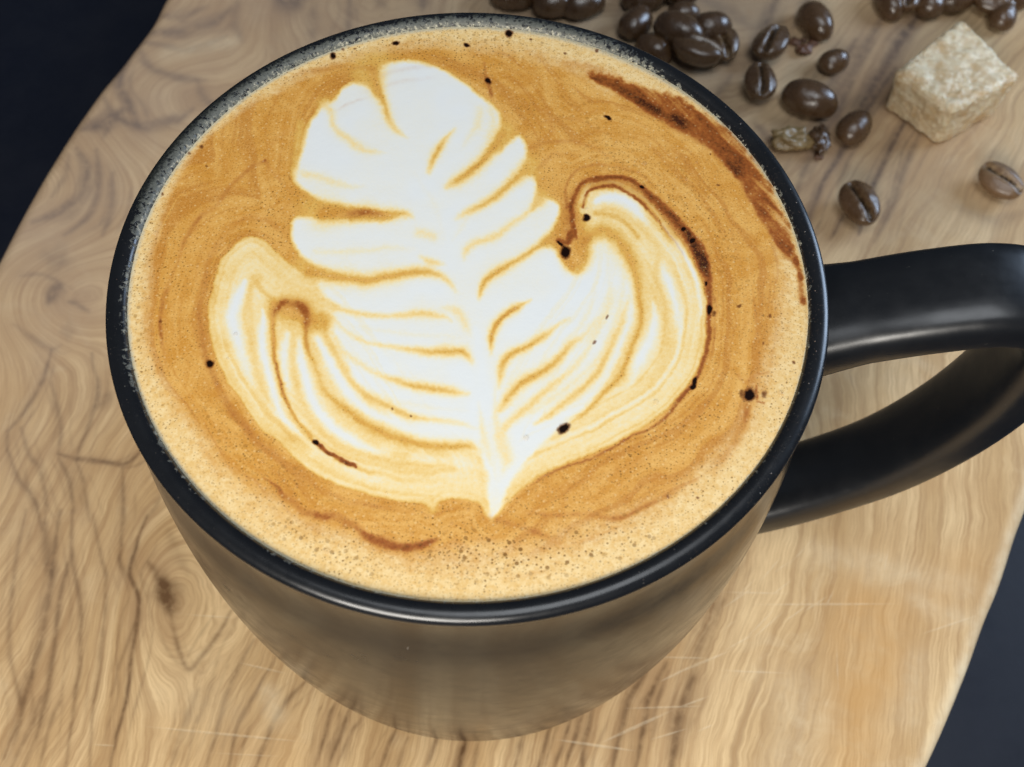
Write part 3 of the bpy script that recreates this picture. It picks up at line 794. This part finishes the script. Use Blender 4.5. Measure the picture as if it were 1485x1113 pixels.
# bottom of the feather: spine and its right arm
W([(690,480),(699,540),(706,600),(712,650),(724,680),(724,705),(716,735),(711,748)], [12,15,16,13,12,15,12,4], [.8,.9,.85,.8,.8,.85,.75,.3], [1,1,1,.95,.92,.92,.84,.7])
W([(828,596),(797,624),(765,653),(747,678),(728,706)], [6,11,15,15,13], [.6,.85,.9,.9,.9], .98)
O([(729,618),(731,640),(735,665),(731,685)], [6,11,12,6], [.35,.5,.55,.2], .5)
O([(694,585),(700,620),(706,650),(714,676)], [3,7,8,4], [.1,.4,.4,.2], .5)
O([(716,560),(719,600),(724,640),(731,668)], [3,6,8,6], [.1,.35,.45,.3], .5)
O([(690,300),(668,330),(655,350)], [4,6,3], [.1,.2,.05], .6); O([(600,250),(630,300),(645,350)], [4,8,4], [.05,.15,.05], .7)
O([(690,662),(702,690),(700,715)], [6,9,8], [.3,.4,.4], .5)

# dark heart of the left curl
A.blob(milk, 420, 448, 34, 20, .08, .95, 15, 3); A.blob(milk, 447, 462, 24, 16, .08, .9, 35, 3); A.blob(milk, 470, 466, 14, 12, .14, .8, 0, 3)
A.blob(milk, 373, 403, 8, 7, .25, .6)
A.stroke(dark, [(392,466),(402,448),(418,440),(436,446),(446,460),(449,480)], [10,14,17,17,14,8], 1.0, [.10,.20,.28,.30,.24,.08], 1.6)
# below the black drop on the right
A.blob(milk, 836, 372, 22, 22, .06, 1, 0, 3); A.blob(milk, 815, 345, 16, 18, .05, 1, 0, 3); A.blob(milk, 838, 345, 18, 24, .06, 1, 0, 3)
A.blob(milk, 832, 312, 16, 26, .04, 1, 10, 3)
A.blob(milk, 846, 305, 7, 6, .65, .7)
D = lambda pts, w, s: A.stroke(dark, pts, w, 1.0, s)
D([(835,345),(831,320),(829,297),(838,275),(854,262),(883,258),(910,260),(930,271),(948,289),(969,309),(991,331),(1006,349),(1017,374),(1026,401),(1029,432),(1028,450),(1029,475),(1022,515),(1011,549),(995,569),(973,596),(948,619),(917,632),(883,652),(849,668),(826,676),(799,687),(770,705)],
  [5,5,5,5,6,6,6,8,9,9,11,13,15,10,7,7,6,6,6,6,5,4,4,4,4,4,3], [.45,.5,.5,.5,.45,.5,.5,.6,.6,.6,.7,.75,.85,.72,.6,.65,.5,.45,.55,.5,.42,.38,.4,.35,.35,.3,.2])
D([(845,300),(852,280),(868,272),(892,272),(915,283),(935,299),(955,320),(980,352),(1000,388)], 4, [.4,.45,.4,.4,.4,.45,.35,.2,.05])
D([(826,345),(826,310),(836,280),(858,266),(890,264),(920,272),(950,296),(980,328),(1003,356)], 17, [.30,.26,.24,.2,.2,.22,.25,.28,.2])
D([(998,340),(1010,358),(1019,378),(1026,398)], [7,11,13,7], [.6,.9,.95,.6])
D([(396,467),(397,501),(401,535),(408,563),(419,588),(432,612)], 4, [.16,.20,.28,.30,.22,.1])
D([(443,470),(444,490),(446,508),(452,520)], 6, [.22,.24,.2,.05]); D([(505,311),(530,309),(550,311)], 9, [.2,.36,.2]); D([(398,455),(410,440),(428,440),(442,455),(446,470)], 10, [.14,.24,.28,.28,.1])
D([(822,300),(820,270),(833,250),(860,239),(890,242),(920,252)], 5, [.15,.25,.25,.25,.18,.05])
W([(838,300),(845,278),(858,266),(872,262),(894,266),(917,275),(937,291),(955,311),(964,325)], 3, .6, .40)
D([(1036,430),(1038,460),(1034,500),(1026,530)], 4, [.25,.3,.25,.1])
# the deep band near the right wall: crisp below, ragged above
sel, d = A.inside([(852,110),(872,108),(900,118),(935,128),(985,143),(1021,164),(1057,192),(1094,234),(1119,273),(1144,325),(1150,372),(1140,372),(1122,352),(1104,312),(1075,262),(1039,219),(1003,193),(950,162),(903,134)])
edge_w = sstep(-2, 2.5, d)
_t = np.clip((px[sel] - 850) / 300, 0, 1)
_st = fbm((px[sel] + py[sel]) * .012, (px[sel] - py[sel]) * .09, 77, 4)
edge_w = sstep(-6, 5, d + 9 * (fbm(px[sel] * .12, py[sel] * .12, 79) - .5))
dark[sel] = np.maximum(dark[sel], edge_w * np.clip(.58 - .26 * _t + .9 * (_st - .5), 0, 1))
D([(858,113),(903,134),(950,161),(1003,193),(1039,218),(1075,260),(1104,311),(1122,350)], [5,12,16,16,14,12,10,6], [.45,.62,.66,.5,.45,.5,.42,.2])
W([(800,104),(858,117),(903,141),(950,169),(1001,201),(1035,228),(1070,270),(1100,320),(1118,362)], 6, [.0,.25,.25,.25,.25,.25,.2,.15,.0], .28)
D([(1148,362),(1156,382),(1160,400),(1163,438)], 7, [.2,.45,.4,.35])
D([(1152,378),(1153,381)], 9, .35); D([(1161,400),(1162,403)], 8, .4); D([(1165,436),(1166,440)], 7, .4)
D([(1040,195),(1080,245),(1110,300)], 16, [.1,.25,.1])
# lower-left brown wave
D([(380,694),(402,705),(411,722),(430,735),(450,746),(488,750),(515,764),(542,783),(568,793),(596,795),(622,787),(640,779)], [3,6,8,12,15,14,14,14,13,12,10,4], [.2,.36,.3,.22,.3,.32,.36,.42,.6,.62,.62,.2])
D([(700,748),(735,758),(780,772),(810,788)], 10, [.1,.22,.25,.1]); D([(760,742),(800,748),(850,746),(880,752),(915,745),(965,720),(1010,695)], 8, [.1,.3,.28,.28,.3,.3,.15])
D([(1083,590),(1078,620),(1060,650),(1035,685)], 12, [.3,.26,.2,.1])
# darker flow lines of the crema
for pts, w, s in [([(385,233),(362,245),(335,270),(312,300),(285,320),(268,350),(250,395),(235,440),(233,480),(238,515),(245,545)],[5,8,8,8,8,7,7,7,7,6,4],[.28,.26,.24,.24,.22,.2,.18,.3,.34,.22,.05]),
                  ([(385,233),(400,255),(425,280),(470,300)],6,[.25,.2,.15,.1]), ([(420,345),(402,330),(380,318),(355,318),(332,335),(312,360),(298,395),(290,440),(292,490),(304,530),(330,585),(360,625),(395,660),(440,695),(490,722),(545,735),(600,744)],[8,10,12,12,12,12,12,12,12,12,12,12,12,12,10,9,6],[.1,.2,.2,.16,.16,.2,.22,.24,.24,.28,.26,.24,.22,.2,.2,.22,.1]),
                  ([(400,122),(440,106),(490,98),(530,98),(545,105)],9,[.05,.16,.2,.2,.1]), ([(640,78),(690,100),(705,122),(715,145)],9,[.05,.15,.16,.1]), ([(760,150),(790,162),(800,190),(765,215)],9,[.1,.18,.16,.1]),
                  ([(780,180),(830,172),(870,190),(910,215)],6,[.1,.16,.14,.05]), ([(770,215),(810,205),(850,210),(895,235),(930,255)],7,[.14,.2,.16,.12,.05]), ([(780,245),(805,225),(835,226)],9,[.2,.2,.1]),
                  ([(820,90),(860,100),(900,112)],12,[.12,.15,.1]), ([(1085,390),(1092,430),(1098,480),(1100,540)],5,[.1,.18,.18,.1]), ([(1050,300),(1065,350),(1075,400)],7,[.12,.12,.05]),
                  ([(780,720),(850,700),(920,672),(980,630),(1020,585)],14,[.1,.12,.12,.1,.05]), ([(840,735),(900,722),(960,700)],7,[.1,.14,.1]),
                  ([(830,128),(870,140),(930,180),(980,220),(1020,270)],5,[.05,.1,.1,.1,.05]), ([(820,150),(880,171),(930,205),(985,250)],4,[.05,.1,.1,.05])]:
    D(pts, w, s)
for i in range(46):                                   # faint concentric streaks around the figure
    a0 = rng.uniform(0, 2 * math.pi); r0 = rng.uniform(.80, .97); ln = rng.uniform(.12, .5)
    aa = np.linspace(a0, a0 + ln, 5)
    pts = [(675 + 480 * r0 * math.cos(a), 450 + 410 * r0 * math.sin(a)) for a in aa]
    D(pts, rng.uniform(3, 8), [0, rng.uniform(.04, .13), .1, rng.uniform(.03, .1), 0])
dark = dark * np.clip(.45 + 1.1 * fbm(px * .045, py * .045, 601, 4) , .3, 1.15)
# foam ring: pale next to the wall, broad at the back and along the front
a_px = np.degrees(np.arctan2(Y, X)) % 360
wid = np.interp(a_px, [0, 20, 40, 52, 60, 75, 95, 115, 135, 155, 180, 205, 225, 250, 262, 275, 290, 305, 320, 335, 348, 360],
                [5.5, 3.2, 2.0, 6.5, 9.5, 7.5, 6.0, 5.0, 3.6, 1.8, 3.4, 4.6, 6.0, 6.6, 7.5, 8.5, 8.6, 7.5, 6.5, 6.5, 6.0, 5.5])
q = (RC - R) / wid + .35 * (fbm(X * .25, Y * .25, 202) - .5)
foam = np.clip(1.15 - q, 0, 1) ** 1.0 * sstep(1.25, .75, q)
foam = foam * (1 - np.clip(dark * 1.6, 0, 1))
milk = milk * (1 - sstep(.5, 1, foam))
edgew = np.interp(a_px, [0, 45, 60, 90, 130, 165, 200, 240, 270, 300, 330, 360], [.4, 1.0, 1.5, 1.2, .9, .8, .8, .6, .25, .3, .3, .4])
edgef = sstep(edgew, edgew * .2, (RC - R) + .3 * (fbm(X * 1.2, Y * 1.2, 33) - .5) - .25)
# black drops and open bubbles
for x, y, rx, ry, an in [(1087,572,10,10,0),(1075,570,4,7,0),(1108,573,5,7,0),(305,529,7,7,0),(234,466,3.5,3.5,0),(820,366,8,9.5,0),(812,354,7,3,40),(850,316,6.5,5.5,0),(818,622,11,7,-35),
                         (738,48,7,6,0),(708,118,4.5,6,-40),(676,66,5,3.5,0),(483,82,4.5,5.5,0),(573,62,6,4,-20),(291,213,3.5,4,0),(882,171,7,3,25),(1028,450,4,8,0),(1008,553,4,8,20),(1005,562,6,4,-30),
                         (457,643,5.5,4,40),(569,593,2.6,2.6,0),(597,602,2.4,2.4,0),(862,496,4,3,-40),(880,460,4,2.5,-60),(1116,459,3.5,4,0),(1073,443,5,3,-30),
                         (992,333,5,4,20),(931,271,5,3,30),(970,721,3.5,2.5,20),(1012,722,3.5,2.5,20),(595,43,3,2,0),(1005,350,4,6,30),(1024,412,3,5,0),(1035,455,3,4,0),(1107,500,2.5,2.5,0),(1152,527,3,3,0),(1040,268,3,2,0),
                         (770,58,3,2,0),(820,77,3,2.5,0),(866,74,3,3,0),(895,118,3,2,0),(1030,225,2,2,0),(430,86,3,2.5,0),(498,72,3,2.5,0),(515,70,3,2,0),(275,222,3,2.5,0),(300,243,2.5,2.5,0),(235,282,2.5,2.5,0)]:
    A.blob(spot, x, y, rx, ry, 1.0 if (rx > 4 or ry > 4) and not (1070 < x < 1078 or 1105 < x < 1110) else .60, 1.0, an, 3.2)
D([(457,643),(470,653),(478,658),(490,663),(500,671),(515,677)], 5, [.9,.5,.75,.45,.85,.6])
for pts in ([(1108,585),(1098,582)], [(1096,560),(1098,578)]):
    A.stroke(dark, pts, 3, 1.0, .4)
A.stroke(dark, [(1070,545),(1080,555),(1095,545),(1112,540)], 5, 1.0, .2)
A.stroke(dark, [(810,350),(822,352),(828,340)], 8, 1.0, .5)
A.stroke(dark, [(702,90),(706,112),(712,140)], 5, 1.0, .25)
# bubbly stretches
A.stroke(bubbly, [(620,800),(700,800),(780,805),(860,790),(920,775)], 62, 1.0, [.5,1,1,.9,.7], 3)
A.stroke(bubbly, [(380,745),(430,775),(480,800),(560,830)], 30, 1.0, [.3,.7,.6,.5], 3)
A.stroke(bubbly, [(300,600),(350,650),(420,690)], 40, 1.0, .35, 3)
A.stroke(bubbly, [(205,350),(200,440),(205,520)], 14, 1.0, .45, 3)
A.stroke(bubbly, [(600,55),(760,60),(880,90)], 18, 1.0, .45, 3)
A.stroke(bubbly, [(820,150),(900,230),(1020,300),(1070,420)], 60, 1.0, .3, 3)
P = np.stack([X, Y, Z], -1)
me = grid_mesh('latte', P, NG, NG)
for k, vv in (('milk', milk), ('dark', np.clip(dark, 0, 1)), ('spot', spot), ('deep', deep), ('foam', foam), ('bubbly', bubbly * (1 - sstep(.2, .5, milk))), ('edge', edgef)):
    attr(me, k, vv)
attr(me, 'flow', np.clip((flow - .5) * 2.2 + .5, 0, 1))
latte = link('latte', me, MAT_COFFEE)
tag(latte, 'latte with a white leaf of milk foam poured on golden crema, filling the black mug', 'coffee')

# glossy little bubbles sitting on the foam
def bubble_mat():
    n = N('foam_bubble_skin')
    lw = n.node('ShaderNodeLayerWeight'); lw.inputs[0].default_value = .35
    al = n.map(lw.outputs['Facing'], .25, .95, .10, .55)
    return n.out(Base_Color=(.75, .50, .24), Roughness=.12, Alpha=al, Specular_IOR_Level=.8)
MAT_BUB = bubble_mat()
bub = [(855,270,5),(935,238,7),(925,250,5),(1010,236,5),(995,260,6),(474,799,8),(342,485,6),(314,557,6),(225,338,8),(1060,438,7),(763,636,8),(951,584,8),(597,775,6),(560,715,4),(679,740,5),
       (820,725,6),(855,740,6),(898,703,5),(1050,490,6),(380,670,5),(375,655,4),(420,760,5),(498,765,5),(520,745,4),(735,727,6),(1133,570,9),(850,305,6),(845,333,4),(970,720,7),(1040,545,5),
       (300,395,4),(430,705,5),(365,610,4),(655,760,5),(620,752,4),(800,780,5),(1015,345,5),(1022,388,4),(905,640,4),(1060,660,5),(790,690,4),(330,520,4),(995,610,5),(1070,350,4),(1085,470,4)]
V_, F_ = [], []
for x, y, r in bub:
    c = on_plane(x, y, COF_Z + .2)
    rm = math.hypot(c[0], c[1])
    if rm > RC - .8: continue
    c[2] = COF_Z + .42 * (1 - (rm / RC) ** 2) - .02
    r = r * .5 / 11.0
    b0 = len(V_)
    NSEG, NR = 12, 4
    for k in range(NR):
        e = math.radians(90 * k / NR)
        for s in range(NSEG):
            a = 2 * math.pi * s / NSEG
            V_.append((c[0] + r * math.cos(e) * math.cos(a), c[1] + r * math.cos(e) * math.sin(a), c[2] + r * .55 * math.sin(e)))
    V_.append((c[0], c[1], c[2] + r * .55))
    for k in range(NR - 1):
        for s in range(NSEG):
            F_.append((b0 + k * NSEG + s, b0 + k * NSEG + (s + 1) % NSEG, b0 + (k + 1) * NSEG + (s + 1) % NSEG, b0 + (k + 1) * NSEG + s))
    top = b0 + NR * NSEG
    for s in range(NSEG):
        F_.append((b0 + (NR - 1) * NSEG + s, b0 + (NR - 1) * NSEG + (s + 1) % NSEG, top))
bm_ = bpy.data.meshes.new('foam_bubbles')
bm_.from_pydata([tuple(c * MM for c in v) for v in V_], [], F_)
for p_ in bm_.polygons: p_.use_smooth = True
tag(link('foam_bubbles', bm_, MAT_BUB, latte), kind='stuff')

# ------------------------------------------------------------------ coffee beans
def bean_mesh(name, L=11.0, W_=8.0, H=5.6, cut_up=True, seed=0, chaff=0.0):
    """one half-round bean; flat cut side up (z+) or down"""
    r = np.random.RandomState(seed)
    nu, nv = 44, 30
    u = np.linspace(0, 2 * np.pi, nu, endpoint=False)
    v = np.linspace(-np.pi / 2, np.pi / 2, nv)
    Uu, Vv = np.meshgrid(u, v, indexing='ij')
    x = np.cos(Vv) * np.cos(Uu); y = np.cos(Vv) * np.sin(Uu); z = np.sin(Vv)
    x = np.sign(x) * np.abs(x) ** .93
    X = x * L / 2; Y = y * W_ / 2 * (1 - .10 * x)
    Z = np.where(z > 0, z * H * .32, z * H * .68)
    cut = np.zeros_like(X)
    bend = .35 * np.sin(X / L * 5.0) * W_ * .12
    dd = np.abs(Y - bend)
    g = np.exp(-(dd / (.62)) ** 2) * (z > -.05) * sstep(1.02, .82, np.abs(X) / (L / 2))
    Z = Z - g * H * .26 + np.exp(-((dd - 1.4) / .9) ** 2) * (z > 0) * .25
    cut = g
    Z = Z + .10 * (vnoise(X * .8 + 9, Y * .8 + seed, seed) - .5) * 2
    ch = chaff * np.exp(-(dd / 1.5) ** 2) * (z > 0)
    if not cut_up:
        Z = -Z; Y = -Y
    zmin = Z.min()
    P = np.stack([X, Y, Z - zmin], -1).reshape(-1, 3)
    me = grid_mesh(name, P, nu, nv, wrap_u=True)
    attr(me, 'cut', cut.ravel()); attr(me, 'chaff', ch.ravel())
    return me
UPM = [bean_mesh('bean_cut_up', 11.2, 8.2, 5.8, True, 1, .25), bean_mesh('bean_cut_up', 10.6, 7.8, 5.4, True, 4, .8)]
DNM = [bean_mesh('bean_back_up', 11.6, 8.0, 6.2, False, 2), bean_mesh('bean_back_up', 10.4, 7.8, 6.2, False, 3)]
for m_ in UPM + DNM: m_.materials.append(MAT_BEAN)
LIGHTM = bean_mesh('bean_cut_up_light', 10.8, 7.8, 5.4, True, 9, .9); LIGHTM.materials.append(MAT_BEAN_L)
GR = 'roasted coffee beans scattered on the board'
# px, py, mesh, heading on screen (deg, 0 = right, 90 = up), scale, lift mm, tilt deg, label
BEANS = [
 (1183,30,DNM[0],-55,1.0,0,(0,8),'dark bean lying back up, upper right of the crumbs, left of the sugar cube'),
 (1121,71,UPM[0],55,1.0,0,(-14,0),'dark bean with its diagonal cut facing up, beside the red crumbs'),
 (1098,123,UPM[0],88,.95,0,(8,0),'dark bean with an upright cut, touching the diagonal bean above it'),
 (1174,146,DNM[0],-18,1.16,0,(0,0),'largest bean, smooth back up, above the broken golden bean'),
 (1211,87,DNM[1],20,.78,0,(0,-4),'small round bean with its back up, between the crumbs and the sugar cube'),
 (1237,185,DNM[0],48,.90,0,(10,0),'narrow bean leaning up to the right, below the sugar cube side'),
 (1246,300,UPM[0],-62,1.02,0,(6,4),'lone dark bean with a cut on top, just above the mug handle'),
 (1450,266,LIGHTM,-38,1.0,0,(4,0),'light brown bean with pale creases, alone below the sugar cube'),
 (984,46,DNM[0],-22,1.12,2.2,(0,6),'smooth bean on top of the pile behind the mug rim'),
 (1031,40,DNM[1],10,1.0,1.8,(0,10),'round shiny bean at the right end of the pile behind the mug'),
 (922,33,DNM[0],50,.95,0,(0,8),'paler bean at the left end of the pile behind the mug'),
 (1006,86,UPM[0],-20,1.12,.6,(-18,0),'bean with a long dark cut at the front of the pile by the mug rim'),
 (1052,66,UPM[1],-75,.92,0,(10,12),'bean tucked under the right end of the pile'),
 (948,72,DNM[1],-30,.95,0,(0,0),'dark bean low in the pile, half hidden by the mug rim'),
 (992,18,DNM[1],0,.8,0,(0,0),'bean at the back of the pile'),
 (934,-4,DNM[0],10,1.0,0,(0,0),'bean cut off by the photo top, left of the next one'),
 (985,-10,UPM[1],-15,.95,0,(0,0),'bean showing only its lower edge at the photo top above the pile'),
 (846,6,DNM[0],12,1.0,0,(0,-6),'shiny bean just behind the top right of the mug rim'),
 (802,6,DNM[1],0,1.0,0,(0,0),'very dark bean behind the rim, touching the shiny one'),
 (742,-6,DNM[0],-10,.95,0,(0,0),'leftmost bean behind the rim, at the top edge of the photo'),
 (1291,2,DNM[0],-70,.92,0,(0,8),'left bean of the row at the top edge above the sugar cube'),
 (1311,-2,UPM[0],75,.92,0,(8,6),'second bean of the row at the top edge above the sugar cube'),
 (1347,3,DNM[1],95,.98,0,(0,6),'third bean of the row at the top edge above the sugar cube'),
 (1388,-4,DNM[0],20,1.0,0,(0,0),'bean behind the back corner of the sugar cube'),
 (1440,4,UPM[1],-10,1.0,0,(6,0),'dark bean at the top right, behind the sugar cube'),
 (1455,24,DNM[1],60,.86,0,(0,10),'small shiny bean right of the sugar cube back corner'),
 (1474,-6,DNM[0],30,1.0,0,(0,0),'bean in the top right corner of the photo'),
]
first = None
for (x, y, me_, hd, sc_, lift, tilt, lab) in BEANS:
    o = bpy.data.objects.new('coffee_bean', me_)
    C.objects.link(o)
    c = on_plane(x, y, 2.6 + lift)
    # screen heading to heading on the board
    a = math.radians(hd)
    c2 = on_plane(x + 20 * math.cos(a), y - 20 * math.sin(a), 2.6 + lift)
    rz = math.atan2(c2[1] - c[1], c2[0] - c[0])
    o.location = (c[0] * MM, c[1] * MM, (lift + .02 + .06 * abs(tilt[0])) * MM)
    o.rotation_euler = (math.radians(tilt[0]), math.radians(tilt[1]) * .5, rz)
    o.scale = (sc_, sc_, sc_)
    tag(o, lab, 'coffee bean', GR)

# the broken bean: golden shell piece and a dark piece beside it
def chunk(name, pts, mat, seed, n=5):
    bm = bmesh.new()
    bmesh.ops.create_icosphere(bm, subdivisions=4, radius=1)
    r = np.random.RandomState(seed)
    off = r.rand(3) * 20
    from mathutils import noise as mn
    for v in bm.verts:
        k = 1 + .45 * mn.noise(v.co * 1.7 + Vector(off)) + .22 * mn.noise(v.co * 4.5 + Vector(off))
        v.co = v.co * k
        if pts[3] and v.co.z > 0:
            v.co.z -= .8 * max(0, 1 - v.co.xy.length * 1.5)
        v.co.x *= pts[0]; v.co.y *= pts[1]; v.co.z *= pts[2]
    zm = min(v.co.z for v in bm.verts)
    for v in bm.verts: v.co = (v.co - Vector((0, 0, zm))) * MM
    for f in bm.faces: f.smooth = True
    me = bpy.data.meshes.new(name); bm.to_mesh(me); bm.free()
    o = link(name, me, mat)
    return o
o = chunk('bean_fragment', (4.6, 2.9, 2.0, True), MAT_CHIP, 3); c = on_plane(1148, 203, 1.5); o.location = Vector(c) * MM; o.location.z = 0; o.rotation_euler.z = .1
tag(o, 'golden curled shell of a broken bean, below the largest bean', 'bean fragment')
o = chunk('bean_fragment', (2.2, 3.6, 1.9, False), MAT_BEAN, 5); c = on_plane(1187, 205, 1.5); o.location = Vector(c) * MM; o.location.z = 0
tag(o, 'dark piece of broken bean at the right end of the golden shell', 'bean fragment')
for x, y, s, lab in ((1152, 62, 1.3, 'reddish crumb left of the others between three beans'), (1166, 74, 1.9, 'largest reddish crumb between three beans'), (1178, 64, 1.2, 'reddish crumb under the bean that lies back up'),
                     (1166, 58, .8, 'tiny reddish crumb above the largest crumb'), (1100, 92, .7, 'tiny dark crumb beside the diagonal bean'), (1187, 228, 1.0, 'small dark crumb below the broken bean')):
    o = chunk('coffee_crumb', (s, s * .8, s * .5, False), MAT_CRUMB, int(x + y)); c = on_plane(x, y, .5); o.location = Vector(c) * MM; o.location.z = 0
    tag(o, lab, 'crumb', 'crumbs of coffee among the beans')

# ------------------------------------------------------------------ sugar cube
def sugar():
    bm = bmesh.new()
    top = [(88.6, 106.5), (106.8, 124.8), (118.0, 106.8), (100.6, 95.2)]
    bot = [(90.4, 106.9), (107.2, 122.6), (117.0, 107.2), (101.9, 96.2)]
    H = 13.2
    cx = sum(p[0] for p in top) / 4; cy = sum(p[1] for p in top) / 4
    V = [bm.verts.new((x - cx, y - cy, 0)) for x, y in bot] + [bm.verts.new((x - cx, y - cy, H)) for x, y in top]
    for f in ((3, 2, 1, 0), (4, 5, 6, 7), (0, 1, 5, 4), (1, 2, 6, 5), (2, 3, 7, 6), (3, 0, 4, 7)):
        bm.faces.new([V[i] for i in f])
    bmesh.ops.recalc_face_normals(bm, faces=bm.faces)
    bmesh.ops.bevel(bm, geom=list(bm.edges), offset=1.5, segments=3, profile=.5, affect='EDGES')
    bmesh.ops.triangulate(bm, faces=bm.faces)
    for _ in range(5):
        bmesh.ops.subdivide_edges(bm, edges=[e for e in bm.edges if e.calc_length() > .75], cuts=1, use_grid_fill=False)
        bmesh.ops.triangulate(bm, faces=[f for f in bm.faces if len(f.verts) > 3])
    from mathutils import noise as mn
    bm.normal_update()
    for v in bm.verts:
        p = v.co.copy()
        cell = mn.cell(p * .95)
        k = .42 * mn.noise(p * .28) + .18 * (cell - .5) + .18 * mn.noise(p * 1.3)
        v.co = p + v.normal * k
        if v.co.z < .35: v.co.z = max(v.co.z, 0)
    for v in bm.verts: v.co *= MM
    for f in bm.faces: f.smooth = True
    me = bpy.data.meshes.new('sugar_cube'); bm.to_mesh(me); bm.free()
    o = link('sugar_cube', me, MAT_SUGAR)
    o.location = (cx * MM, cy * MM, 0)
    tag(o, 'rough golden cane sugar cube standing on the board at the upper right', 'sugar cube')
sugar()
